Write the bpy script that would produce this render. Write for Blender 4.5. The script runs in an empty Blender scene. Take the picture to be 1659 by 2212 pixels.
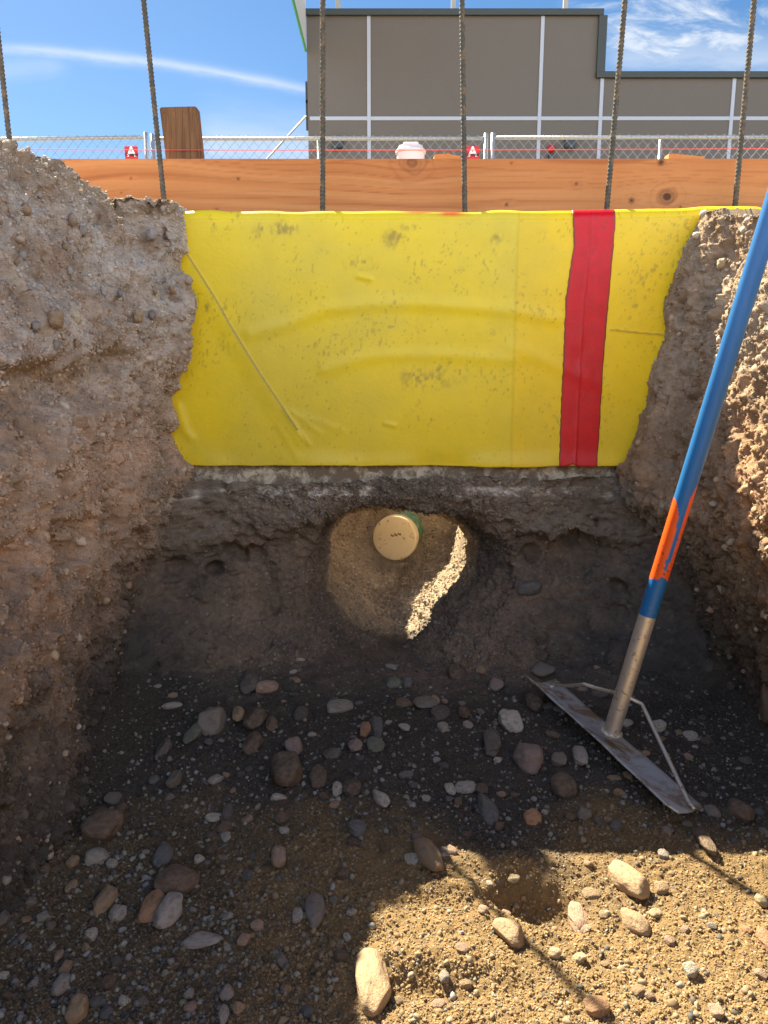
import bpy, bmesh, math, random
import numpy as np
from mathutils import Vector, Matrix
R_ = math.radians
random.seed(7); rng = np.random.default_rng(11)
scene = bpy.context.scene
C = scene.collection

# ------------------------------------------------------------------ camera, sky, sun, exposure
E = 0.845; PITCH = R_(11.0); FPX = 26/34.6*2212.0
cd = bpy.data.cameras.new('camera'); cam = bpy.data.objects.new('camera', cd); C.objects.link(cam)
cam.location = (0, 0, E); cam.rotation_euler = (math.pi/2-PITCH, 0, 0)
cd.sensor_fit = 'VERTICAL'; cd.sensor_height = 34.6; cd.sensor_width = 34.6; cd.lens = 26
cd.clip_start = 0.02; cd.clip_end = 2000
scene.camera = cam
scene.view_settings.view_transform = 'Standard'; scene.view_settings.look = 'None'
scene.view_settings.gamma = 1; scene.view_settings.use_curve_mapping = False
scene.view_settings.exposure = 2.13
SUN_TO = Vector((-0.530, 0.805, 1.0)).normalized()
SUN_EL = math.asin(SUN_TO.z); SUN_AZ = math.atan2(SUN_TO.x, SUN_TO.y)    # azimuth from +Y towards +X
sd = bpy.data.lights.new('sun', 'SUN'); sun = bpy.data.objects.new('sun', sd); C.objects.link(sun)
sd.energy = 4.6; sd.angle = R_(0.45); sd.color = (1.0, 0.87, 0.62)
sun.rotation_euler = (-SUN_TO).to_track_quat('-Z', 'Y').to_euler(); sun.location = (-3, 5, 8)

def ray(px, py):                                   # photograph pixel (1659 x 2212) -> world direction
    u = (px-829.5)/FPX; v = -(py-1106)/FPX
    s, c = math.sin(PITCH), math.cos(PITCH)
    return Vector((u, c+v*s, -s+v*c))
def PY(px, py, Y):
    d = ray(px, py); t = Y/d.y; return Vector((d.x*t, Y, E+d.z*t))
def PG(px, py, z=0.0):
    d = ray(px, py); t = (z-E)/d.z; return Vector((d.x*t, d.y*t, z))

class NT:
    def __init__(s, tree): s.t = tree; s.n = tree.nodes; s.l = tree.links
    def new(s, typ, **kw):
        n = s.n.new(typ)
        for k, v in kw.items(): setattr(n, k, v)
        return n
    def link(s, a, b): s.l.new(a, b)
    def put(s, sock, v):
        if hasattr(v, 'is_output'): s.l.new(v, sock)
        else: sock.default_value = v
    def math(s, op, a, b=None, c=None, clamp=False):
        n = s.n.new('ShaderNodeMath'); n.operation = op; n.use_clamp = clamp
        s.put(n.inputs[0], a)
        if b is not None: s.put(n.inputs[1], b)
        if c is not None: s.put(n.inputs[2], c)
        return n.outputs[0]
    def mix(s, f, a, b, blend='MIX'):
        n = s.n.new('ShaderNodeMix'); n.data_type = 'RGBA'; n.blend_type = blend
        s.put(n.inputs[0], f)
        for sock, v in ((n.inputs[6], a), (n.inputs[7], b)):
            if not hasattr(v, 'is_output') and len(v) == 3: v = (*v, 1)
            s.put(sock, v)
        return n.outputs[2]
    def noise(s, vec, scale, detail=4, rough=0.55, dist=0.0):
        n = s.n.new('ShaderNodeTexNoise'); n.inputs['Scale'].default_value = scale
        n.inputs['Detail'].default_value = detail; n.inputs['Roughness'].default_value = rough
        n.inputs['Distortion'].default_value = dist
        if vec is not None: s.l.new(vec, n.inputs['Vector'])
        return n.outputs[0]
    def ramp(s, f, lo, hi):
        n = s.n.new('ShaderNodeMapRange'); n.interpolation_type = 'SMOOTHSTEP'
        s.put(n.inputs[0], f); n.inputs[1].default_value = lo; n.inputs[2].default_value = hi
        return n.outputs[0]

world = bpy.data.worlds.new('World'); scene.world = world; world.use_nodes = True
W = NT(world.node_tree); W.n.clear()
sky = W.new('ShaderNodeTexSky', sky_type='NISHITA'); sky.sun_disc = False
sky.sun_elevation = SUN_EL; sky.sun_rotation = SUN_AZ
sky.air_density = 1.0; sky.dust_density = 0.3; sky.ozone_density = 1.7; sky.altitude = 300
hs = W.new('ShaderNodeHueSaturation'); hs.inputs['Saturation'].default_value = 1.27; hs.inputs['Value'].default_value = 0.62
W.link(sky.outputs[0], hs.inputs['Color'])
tc = W.new('ShaderNodeTexCoord'); sep = W.new('ShaderNodeSeparateXYZ'); W.link(tc.outputs['Generated'], sep.inputs[0])
yy = W.math('MAXIMUM', sep.outputs[1], 0.05)
su = W.math('DIVIDE', sep.outputs[0], yy); sv = W.math('DIVIDE', sep.outputs[2], yy)
def uv(px, py): d = ray(px, py); return d.x/d.y, d.z/d.y
def streak(p0, p1, width, scale, bow):
    (u0, v0), (u1, v1) = uv(*p0), uv(*p1)
    L = math.hypot(u1-u0, v1-v0); cu, cv = (u1-u0)/L, (v1-v0)/L
    a = W.math('ADD', W.math('MULTIPLY', W.math('SUBTRACT', su, u0), cu), W.math('MULTIPLY', W.math('SUBTRACT', sv, v0), cv))
    b = W.math('ADD', W.math('MULTIPLY', W.math('SUBTRACT', su, u0), -cv), W.math('MULTIPLY', W.math('SUBTRACT', sv, v0), cu))
    an = W.math('DIVIDE', a, L)
    cmb = W.new('ShaderNodeCombineXYZ'); W.link(W.math('MULTIPLY', a, 3.0), cmb.inputs[0]); W.link(W.math('MULTIPLY', b, 14.0), cmb.inputs[1])
    n1 = W.noise(cmb.outputs[0], scale, 6, 0.6)
    bb = W.math('ADD', b, W.math('MULTIPLY', W.math('SUBTRACT', n1, 0.5), width*2.2))
    bb = W.math('ADD', bb, W.math('MULTIPLY', W.math('MULTIPLY', an, W.math('SUBTRACT', an, 1.0)), bow))
    g = W.math('POWER', 2.718, W.math('MULTIPLY', W.math('POWER', W.math('ABSOLUTE', W.math('DIVIDE', bb, width)), 1.6), -1.0))
    win = W.math('MULTIPLY', W.ramp(an, -0.12, 0.12), W.ramp(an, 1.25, 0.8))
    return W.math('MULTIPLY', W.math('MULTIPLY', g, win), W.math('ADD', 0.45, W.math('MULTIPLY', n1, 0.9)))
m = W.math('MULTIPLY', streak((0, 104), (690, 200), 0.0052, 4.0, 0.03), 0.55)
m = W.math('MAXIMUM', m, W.math('MULTIPLY', streak((-20, 150), (130, 140), 0.01, 3.0, 0.0), 0.22))
m = W.math('MAXIMUM', m, W.math('MULTIPLY', streak((430, 300), (760, 330), 0.03, 3.0, 0.0), 0.45))
m = W.math('MAXIMUM', m, W.math('MULTIPLY', streak((1320, 112), (1760, 120), 0.022, 3.0, 0.0), 0.42))
ua, va = uv(1480, 30)
cmb = W.new('ShaderNodeCombineXYZ')
W.link(W.math('ADD', W.math('MULTIPLY', su, 9.0), W.math('MULTIPLY', sv, 6.0)), cmb.inputs[0]); W.link(W.math('MULTIPLY', sv, 26.0), cmb.inputs[1])
cn = W.noise(cmb.outputs[0], 1.3, 8, 0.62, 0.4)
blob = W.math('ADD', W.math('POWER', W.math('DIVIDE', W.math('SUBTRACT', su, ua), 0.13), 2), W.math('POWER', W.math('DIVIDE', W.math('SUBTRACT', sv, va), 0.075), 2))
cir = W.math('MULTIPLY', W.ramp(blob, 1.5, 0.0), W.ramp(cn, 0.42, 0.72))
m = W.math('MAXIMUM', m, W.math('MULTIPLY', cir, 0.95))
ub, vb = uv(1600, 190)
blob2 = W.math('ADD', W.math('POWER', W.math('DIVIDE', W.math('SUBTRACT', su, ub), 0.13), 2), W.math('POWER', W.math('DIVIDE', W.math('SUBTRACT', sv, vb), 0.07), 2))
m = W.math('MAXIMUM', m, W.math('MULTIPLY', W.math('MULTIPLY', W.ramp(blob2, 1.4, 0.0), W.ramp(cn, 0.3, 0.75)), 0.55))
m = W.math('MULTIPLY', m, W.ramp(sep.outputs[1], 0.1, 0.3), clamp=True)
skycol = W.mix(m, hs.outputs[0], (4.6, 4.8, 5.0))
# unseen bright cloud added behind the photographer as fill for the shaded sides
c3 = W.new('ShaderNodeCombineXYZ'); zz_ = W.math('ADD', W.math('MAXIMUM', sep.outputs[2], 0.0), 0.25)
W.link(W.math('DIVIDE', sep.outputs[0], zz_), c3.inputs[0]); W.link(W.math('DIVIDE', sep.outputs[1], zz_), c3.inputs[1])
cb = W.ramp(W.noise(c3.outputs[0], 1.6, 7, 0.6, 0.3), 0.30, 0.58)
cb = W.math('MULTIPLY', cb, W.ramp(sep.outputs[1], 0.05, -0.3))
cb = W.math('MULTIPLY', cb, W.ramp(sep.outputs[2], 0.80, 0.45))
skycol = W.mix(cb, skycol, (11.6, 12.8, 14.6))
bg = W.new('ShaderNodeBackground'); bg.inputs['Strength'].default_value = 0.05
W.link(skycol, bg.inputs['Color']); wo = W.new('ShaderNodeOutputWorld'); W.link(bg.outputs[0], wo.inputs[0])

# ------------------------------------------------------------------ numpy noise
def _h(ix, iy, iz, seed):
    n = (ix.astype(np.uint32)*np.uint32(374761393) + iy.astype(np.uint32)*np.uint32(668265263) + iz.astype(np.uint32)*np.uint32(2147483647) + np.uint32(seed*974711 & 0xffffffff))
    n = (n ^ (n >> np.uint32(13)))*np.uint32(1274126177); n = n ^ (n >> np.uint32(16))
    n = n*np.uint32(2246822519); n = n ^ (n >> np.uint32(15))
    return n.astype(np.float32)/np.float32(4294967295.0)
def vnoise(p, seed=0):                              # value noise in -1..1, p (N,3)
    i = np.floor(p).astype(np.int64); f = (p-i).astype(np.float32)
    w = f*f*f*(f*(f*6-15)+10)
    x, y, z = i[:, 0], i[:, 1], i[:, 2]; out = 0
    for dx in (0, 1):
        wx = w[:, 0] if dx else 1-w[:, 0]
        for dy in (0, 1):
            wy = w[:, 1] if dy else 1-w[:, 1]
            for dz in (0, 1):
                wz = w[:, 2] if dz else 1-w[:, 2]
                out = out + wx*wy*wz*_h(x+dx, y+dy, z+dz, seed)
    return out*2-1
def fbm(p, lam, octs=4, gain=0.5, seed=0):
    q = p/lam; a = 1.0; s = 0; t = 0
    for o in range(octs):
        s = s + a*vnoise(q*(2.03**o)+o*17.3, seed+o); t += a; a *= gain
    return s/t
def worley(p, lam, seed=0):                         # distance to the nearest feature point (in cells) and its random id
    q = p/lam; i = np.floor(q).astype(np.int64); best = np.full(len(q), 9.0, np.float32); bid = np.zeros(len(q), np.float32)
    for dx in (-1, 0, 1):
        for dy in (-1, 0, 1):
            for dz in (-1, 0, 1):
                x, y, z = i[:, 0]+dx, i[:, 1]+dy, i[:, 2]+dz
                fx = x+_h(x, y, z, seed); fy = y+_h(x, y, z, seed+1); fz = z+_h(x, y, z, seed+2)
                d = (fx-q[:, 0])**2+(fy-q[:, 1])**2+(fz-q[:, 2])**2
                k = d < best; best = np.where(k, d, best); bid = np.where(k, _h(x, y, z, seed+3), bid)
    return np.sqrt(best), bid
def chunk(p, lam, seed):                             # broken-lump relief: plateaus with steps between them
    wq = p+0.35*lam*np.stack([fbm(p, lam*0.7, 3, 0.6, seed+k) for k in (11, 12, 13)], 1)
    d, i = worley(wq, lam, seed); return (i-0.5)*2*sstep(0.75, 0.45, d)
def sstep(a, b, x):
    t = np.clip((x-a)/(b-a), 0, 1); return t*t*(3-2*t)
def lerp(a, b, t): return a+(b-a)*t
def srgb(r, g, b):
    f = lambda c: (c/255)/12.92 if c/255 <= 0.04045 else ((c/255+0.055)/1.055)**2.4
    return np.array((f(r), f(g), f(b)), np.float32)

# ------------------------------------------------------------------ mesh helpers
def link(name, me, mat, parent=None, smooth=None):
    o = bpy.data.objects.new(name, me); C.objects.link(o)
    if mat is not None and not me.materials: me.materials.append(mat)
    if smooth is not None: me.polygons.foreach_set('use_smooth', [smooth]*len(me.polygons))
    if parent is not None: o.parent = parent
    return o
def np_mesh(name, V, F, col=None):                  # F (M,3) or (M,4)
    V = np.asarray(V, np.float32); F = np.asarray(F, np.int32); k = F.shape[1]
    me = bpy.data.meshes.new(name); me.vertices.add(len(V)); me.vertices.foreach_set('co', V.ravel())
    me.loops.add(F.size); me.loops.foreach_set('vertex_index', F.ravel())
    me.polygons.add(len(F)); me.polygons.foreach_set('loop_start', np.arange(0, F.size, k, dtype=np.int32))
    if col is not None:
        ca = me.color_attributes.new('Col', 'FLOAT_COLOR', 'POINT')
        ca.data.foreach_set('color', np.concatenate([col, np.ones((len(col), 1))], 1).astype(np.float32).ravel())
    me.update(calc_edges=True); me.validate()
    return me
def grid_faces(nu, nv, flip=False, wrap=False):     # vertex index = i*nv + j
    i, j = np.meshgrid(np.arange(nu-1), np.arange(nv if wrap else nv-1), indexing='ij'); i = i.ravel(); j = j.ravel(); jn = (j+1) % nv
    q = np.stack([i*nv+j, (i+1)*nv+j, (i+1)*nv+jn, i*nv+jn], 1)
    return q[:, ::-1] if flip else q
def normals_grid(P):                                # P (nu,nv,3)
    du = np.gradient(P, axis=0); dv = np.gradient(P, axis=1); n = np.cross(du, dv)
    return n/np.maximum(np.linalg.norm(n, axis=2, keepdims=True), 1e-9)
class MB:                                           # collects shapes into one mesh
    def __init__(s): s.bm = bmesh.new()
    def box(s, c, size, bevel=0.0, rot=None, seg=2):
        r = bmesh.ops.create_cube(s.bm, size=1.0); vs = r['verts']
        for v in vs: v.co = Vector((v.co.x*size[0], v.co.y*size[1], v.co.z*size[2]))
        if bevel:
            es = list({e for v in vs for e in v.link_edges})
            b = bmesh.ops.bevel(s.bm, geom=es, offset=bevel, segments=seg, affect='EDGES', profile=0.5)
            vs = list({v for f in b['faces'] for v in f.verts} | {v for v in vs if v.is_valid})
        M = Matrix.Translation(Vector(c)) @ (rot.to_4x4() if rot is not None else Matrix.Identity(4))
        for v in vs: v.co = M @ v.co
        return s
    def tube(s, pts, rad, n=8, cap=True):
        pts = [Vector(p) for p in pts]; rads = rad if hasattr(rad, '__len__') else [rad]*len(pts)
        t0 = (pts[1]-pts[0]).normalized(); a = t0.orthogonal().normalized(); rings = []
        for k, p in enumerate(pts):
            t = (pts[min(k+1, len(pts)-1)]-pts[max(k-1, 0)]).normalized()
            a = (a-t*a.dot(t)).normalized(); b = t.cross(a)
            rings.append([s.bm.verts.new(p+(a*math.cos(2*math.pi*q/n)+b*math.sin(2*math.pi*q/n))*rads[k]) for q in range(n)])
        for r0, r1 in zip(rings, rings[1:]):
            for q in range(n): s.bm.faces.new((r0[q], r0[(q+1) % n], r1[(q+1) % n], r1[q]))
        if cap: s.bm.faces.new(rings[0][::-1]); s.bm.faces.new(rings[-1])
        return s
    def poly(s, pts, thick):                        # extruded polygon, thick is a vector
        a = [s.bm.verts.new(Vector(p)) for p in pts]; b = [s.bm.verts.new(Vector(p)+Vector(thick)) for p in pts]
        s.bm.faces.new(a[::-1]); s.bm.faces.new(b); n = len(a)
        for k in range(n): s.bm.faces.new((a[k], a[(k+1) % n], b[(k+1) % n], b[k]))
        return s
    def lathe(s, prof, M=Matrix.Identity(4), n=32):  # prof: (r, z)
        rings = [[s.bm.verts.new(M @ Vector((r*math.cos(2*math.pi*q/n), r*math.sin(2*math.pi*q/n), z))) for q in range(n)] for r, z in prof]
        for r0, r1 in zip(rings, rings[1:]):
            for q in range(n): s.bm.faces.new((r0[q], r0[(q+1) % n], r1[(q+1) % n], r1[q]))
        s.bm.faces.new(rings[0][::-1]); s.bm.faces.new(rings[-1])
        return s
    def build(s, name, mat, parent=None, smooth=False, off=None):
        bmesh.ops.recalc_face_normals(s.bm, faces=s.bm.faces)
        if off is not None:
            for v in s.bm.verts: v.co -= Vector(off)
        me = bpy.data.meshes.new(name); s.bm.to_mesh(me); s.bm.free()
        return link(name, me, mat, parent, smooth)
def auto_smooth(o, deg=35):
    bm = bmesh.new(); bm.from_mesh(o.data)
    for f in bm.faces: f.smooth = True
    for e in bm.edges: e.smooth = (len(e.link_faces) == 2 and e.calc_face_angle(0) < R_(deg))
    bm.to_mesh(o.data); bm.free(); return o
def tag(o, label, cat, group=None):
    o['label'] = label; o['category'] = cat
    if group: o['group'] = group
    return o
def empty(name, loc):
    o = bpy.data.objects.new(name, None); C.objects.link(o); o.location = loc; o.empty_display_size = 0.1; return o

# ------------------------------------------------------------------ materials
def mat_new(name):
    m = bpy.data.materials.new(name); m.use_nodes = True; t = NT(m.node_tree); t.n.clear()
    p = t.new('ShaderNodeBsdfPrincipled'); o = t.new('ShaderNodeOutputMaterial'); t.link(p.outputs[0], o.inputs[0])
    return m, t, p
def bump(t, p, h, dist, strength=1.0):
    b = t.new('ShaderNodeBump'); b.inputs['Distance'].default_value = dist; b.inputs['Strength'].default_value = strength
    t.link(h, b.inputs['Height']); t.link(b.outputs[0], p.inputs['Normal'])
def simple(name, col, rough=0.6, metal=0.0, var=0.15, scale=8.0, bscale=None, bdist=0.002, dirt=None, dirt_amt=0.5):
    m, t, p = mat_new(name); tc = t.new('ShaderNodeTexCoord'); ob = tc.outputs['Object']
    n = t.noise(ob, scale, 5, 0.6)
    c = t.mix(n, tuple(np.array(col)*(1-var)), tuple(np.minimum(np.array(col)*(1+var), 1)))
    if dirt is not None:
        d = t.ramp(t.noise(ob, scale*1.7, 8, 0.7, 0.6), 0.62-dirt_amt*0.3, 0.72-dirt_amt*0.2)
        c = t.mix(d, c, dirt); t.link(t.math('ADD', rough, t.math('MULTIPLY', d, 0.9-rough)), p.inputs['Roughness'])
        if metal: t.link(t.math('MULTIPLY', t.math('SUBTRACT', 1.0, d), metal), p.inputs['Metallic'])
    else:
        p.inputs['Roughness'].default_value = rough; p.inputs['Metallic'].default_value = metal
    t.link(c, p.inputs['Base Color'])
    if bscale: bump(t, p, t.noise(ob, bscale, 6, 0.65), bdist)
    return m
def vcol(name, rough=0.8, speck=0.35, fine=700.0, bdist=0.003, bscale=160.0, spec=0.25):
    m, t, p = mat_new(name); tc = t.new('ShaderNodeTexCoord'); ob = tc.outputs['Object']
    a = t.new('ShaderNodeVertexColor', layer_name='Col')
    n = t.noise(ob, fine, 3, 0.7); n2 = t.noise(ob, fine*0.25, 4, 0.6)
    k = t.math('ADD', 1.0-speck, t.math('MULTIPLY', t.math('ADD', n, n2), speck))
    g = t.new('ShaderNodeCombineColor')
    for s in range(3): t.link(k, g.inputs[s])
    t.link(t.mix(1.0, a.outputs[0], g.outputs[0], 'MULTIPLY'), p.inputs['Base Color'])
    p.inputs['Roughness'].default_value = rough; p.inputs['Specular IOR Level'].default_value = spec
    if bdist: bump(t, p, t.math('ADD', t.noise(ob, bscale, 6, 0.7), t.math('MULTIPLY', t.noise(ob, fine, 2, 0.6), 0.35)), bdist)
    return m
SOIL = vcol('soil', 0.95, 0.6, 520.0, 0.004, 240.0, 0.08)
SANDM = vcol('sandy_gravel_floor', 0.95, 0.6, 620.0, 0.005, 200.0, 0.1)
GRAVEL = vcol('gravel_stones', 0.7, 0.3, 500.0, 0.0, 100.0, 0.3)
YELLOW = vcol('yellow_membrane', 0.38, 0.08, 90.0, 0.0006, 60.0, 0.4)
WOOD = vcol('planed_fir', 0.6, 0.10, 300.0, 0.0, 60.0, 0.3)
REDTAPE = vcol('red_tape', 0.36, 0.1, 200.0, 0.0008, 90.0, 0.4)
PAINT = vcol('painted_handle', 0.34, 0.12, 300.0, 0.0002, 200.0, 0.5)
STONEM, t, p = mat_new('river_stone')
tc = t.new('ShaderNodeTexCoord'); oi = t.new('ShaderNodeObjectInfo'); va = t.new('ShaderNodeVectorMath', operation='ADD')
t.link(tc.outputs['Object'], va.inputs[0]); t.link(oi.outputs['Location'], va.inputs[1])
n1 = t.noise(va.outputs[0], 3.0, 6, 0.65); n2 = t.noise(va.outputs[0], 22.0, 4, 0.7)
c = t.mix(t.ramp(n1, 0.35, 0.7), oi.outputs['Color'], t.mix(0.55, oi.outputs['Color'], (0.30, 0.25, 0.2)))
c = t.mix(t.math('MULTIPLY', t.ramp(n2, 0.52, 0.72), 0.45), c, t.mix(0.6, oi.outputs['Color'], (0.5, 0.47, 0.43)))
c = t.mix(t.math('MULTIPLY', t.ramp(t.noise(va.outputs[0], 1.4, 5, 0.7), 0.52, 0.68), 0.4), c, (0.115, 0.085, 0.06))
t.link(c, p.inputs['Base Color']); p.inputs['Roughness'].default_value = 0.72; p.inputs['Specular IOR Level'].default_value = 0.3
bump(t, p, t.math('ADD', t.noise(va.outputs[0], 5.0, 6, 0.6), t.math('MULTIPLY', n2, 0.3)), 0.004)

# soil colours
DRY = srgb(138, 116, 84); DAMP_SHADE = srgb(92, 88, 85); GREY = srgb(194, 182, 170); BROWN = srgb(184, 162, 142); RED = srgb(190, 160, 136)  # the damp tone also carries the floor's painted shade
def soil_col(P, kind):
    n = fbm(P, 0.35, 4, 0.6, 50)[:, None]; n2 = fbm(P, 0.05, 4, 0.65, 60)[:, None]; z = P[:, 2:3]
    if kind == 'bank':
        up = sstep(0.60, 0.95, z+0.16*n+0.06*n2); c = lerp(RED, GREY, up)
        c = lerp(BROWN*0.85, c, sstep(-0.6, 0.5, fbm(P, 0.13, 4, 0.6, 55)[:, None]+0.4*n2)); c = lerp(DAMP_SHADE*0.85, c, sstep(0.06, 0.62, z+0.14*n+0.08*n2))
    else:
        zl = 0.405-0.055*sstep(0.18, 0.45, np.abs(P[:, :1]-0.05))+0.04*fbm(np.stack([P[:, 0], 0*P[:, 0], 0*P[:, 0]], 1), 0.2, 4, 0.6, 261)[:, None]+0.012*n2
        lowc = lerp(DAMP_SHADE*1.0, BROWN*0.52, sstep(-0.5, 0.7, n+0.3*n2)); gr = lerp(srgb(116, 106, 95), srgb(138, 126, 113), sstep(-0.5, 0.5, n))
        c = lerp(lowc, gr, sstep(zl-0.06, zl+0.03, z)*sstep(2.36, 2.26, P[:, 1:2]))
        c = lerp(c, srgb(206, 200, 190), 0.85*sstep(0.0, 0.35, n2+0.4*n)*sstep(0.462, 0.474, z)*sstep(0.50, 0.488, z)); c = lerp(c, srgb(166, 150, 130), sstep(2.34, 2.44, P[:, 1:2]))
    return c*(1+0.22*n2+0.16*vnoise(P/0.006, 71)[:, None]+0.14*fbm(P, 0.018, 2, 0.6, 72)[:, None])

# ------------------------------------------------------------------ trench floor (height field)
YS = 2.20
TOPZ = PY(829, 453, YS).z; BOTZ = PY(829, 1006, YS).z
pit = PG(1165, 1948)                                 # footprint hollow in the sunlit sand
def floor_h(x, y):
    P = np.stack([x, y, np.zeros_like(x)], 1)
    h = 0.014*fbm(P, 0.5, 3, 0.5, 1)+0.007*fbm(P, 0.11, 4, 0.55, 5)+0.0035*fbm(P, 0.02, 3, 0.6, 9)
    h = h+0.0022*vnoise(P/0.0065, 15)+0.0035*np.maximum(fbm(P, 0.014, 2, 0.5, 16), 0)
    a, b = x-pit.x, y-pit.y
    h = h-0.046*np.exp(-(((a+0.5*b)/0.066)**2+(b/0.05)**2)**2.6)+0.018*np.exp(-((a+0.02)/0.13)**2-((b-0.085)/0.025)**2)
    q = PG(1010, 1925); h = h+0.010*np.exp(-((x-q.x)/0.11)**2-((y-q.y-0.12*(x-q.x))/0.018)**2)-0.006*np.exp(-((x-q.x)/0.12)**2-((y-q.y+0.035-0.12*(x-q.x))/0.02)**2)
    q = PG(900, 2130); h = h-0.016*np.exp(-((x-q.x)/0.10)**2-((y-q.y+0.01)/0.025)**2)+0.012*np.exp(-((x-q.x)/0.12)**2-((y-q.y-0.04)/0.03)**2)
    h = h+0.05*sstep(1.95, 2.3, y)*(1-np.exp(-((x-0.05)/0.28)**2))-0.03*sstep(2.0, 2.25, y)*np.exp(-((x-0.05)/0.25)**2)+0.06*np.exp(-(np.minimum(x+0.70, 0.3)/0.08)**2)*sstep(0.5, 0.9, y)
    h = h+0.05*np.exp(-((x-0.95)/0.09)**2)
    return h
def ax(*segs):
    out = []
    for a, b, d in segs: out.append(np.arange(a, b, d))
    return np.concatenate(out+[[segs[-1][1]]])
xs = ax((-2.0, -0.95, 0.07), (-0.95, 1.1, 0.0034), (1.1, 2.2, 0.08)); ys = ax((-5.0, 0.3, 0.12), (0.3, 0.72, 0.03), (0.72, 1.35, 0.0030), (1.35, 2.4, 0.0042))
X, Yg = np.meshgrid(xs, ys, indexing='ij'); fx, fy = X.ravel(), Yg.ravel()
P = np.stack([fx, fy, floor_h(fx, fy)], 1)
n = fbm(P, 0.3, 4, 0.6, 31)[:, None]; n2 = fbm(P, 0.03, 4, 0.7, 41)[:, None]
def damp_shade_of(Pq): nq = fbm(Pq, 0.22, 4, 0.6, 33); return np.maximum(sstep(1.14, 1.42, Pq[:, 1]+0.22*nq), 0.55*sstep(-0.06, -0.26, Pq[:, 0]+0.15*nq))[:, None]  # damp tone also paints the floor's shade, sparing the sunlit patch
wet_shade = damp_shade_of(P)
fc = lerp(DRY*0.97, DAMP_SHADE*0.68, wet_shade*0.92)*(1+0.18*n+0.25*n2+0.15*vnoise(P/0.005, 43)[:, None])
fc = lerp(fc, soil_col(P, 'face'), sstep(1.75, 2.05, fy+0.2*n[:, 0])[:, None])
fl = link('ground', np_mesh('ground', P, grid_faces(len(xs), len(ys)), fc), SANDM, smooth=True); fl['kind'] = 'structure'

# ------------------------------------------------------------------ banks left and right
ZT = np.array([-0.06, 0.0, 0.15, 0.35, 0.55, 0.75, 0.95, 1.10, 1.20, 1.265])
LN = np.array([-.60, -.60, -.59, -.585, -.59, -.61, -.65, -.69, -.72, -.75])
LM = np.array([-.68, -.68, -.66, -.62, -.60, -.61, -.65, -.70, -.735, -.77])
L2 = np.array([-.77, -.75, -.71, -.64, -.59, -.585, -.565, -.615, -.655, -.70])
EL = [(394, 461), (400, 505), (405, 544), (387, 573), (385, 597), (410, 610), (423, 668), (411, 708), (411, 776), (390, 810), (386, 840), (368, 857), (386, 908), (384, 925), (367, 935), (383, 959), (400, 993), (420, 1006)]
ER = [(1516, 470), (1495, 504), (1474, 539), (1453, 602), (1432, 657), (1432, 685), (1436, 727), (1412, 782), (1398, 824), (1394, 872), (1380, 893), (1370, 942), (1349, 997), (1335, 1006)]
ZF = np.arange(-0.06, 1.27, 0.008)
def edge_prof(E_, low):
    v = [PY(px, py, 2.2) for px, py in E_][::-1]; zs = [z for z, _ in low]+[q.z for q in v]; xs_ = [x for _, x in low]+[q.x for q in v]; return np.interp(ZF, zs, xs_)
LF = edge_prof(EL, [(-.06, -.80), (0, -.78), (.15, -.72), (.35, -.62), (.48, -.56)])
RN = np.array([.90, .90, .86, .80, .79, .82, .85, .88, .90, .93])
RM = np.array([.92, .92, .88, .81, .785, .815, .835, .865, .885, .915])
RF = edge_prof(ER, [(-.06, .95), (0, .95), (.15, .90), (.35, .80), (.48, .68)])
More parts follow.
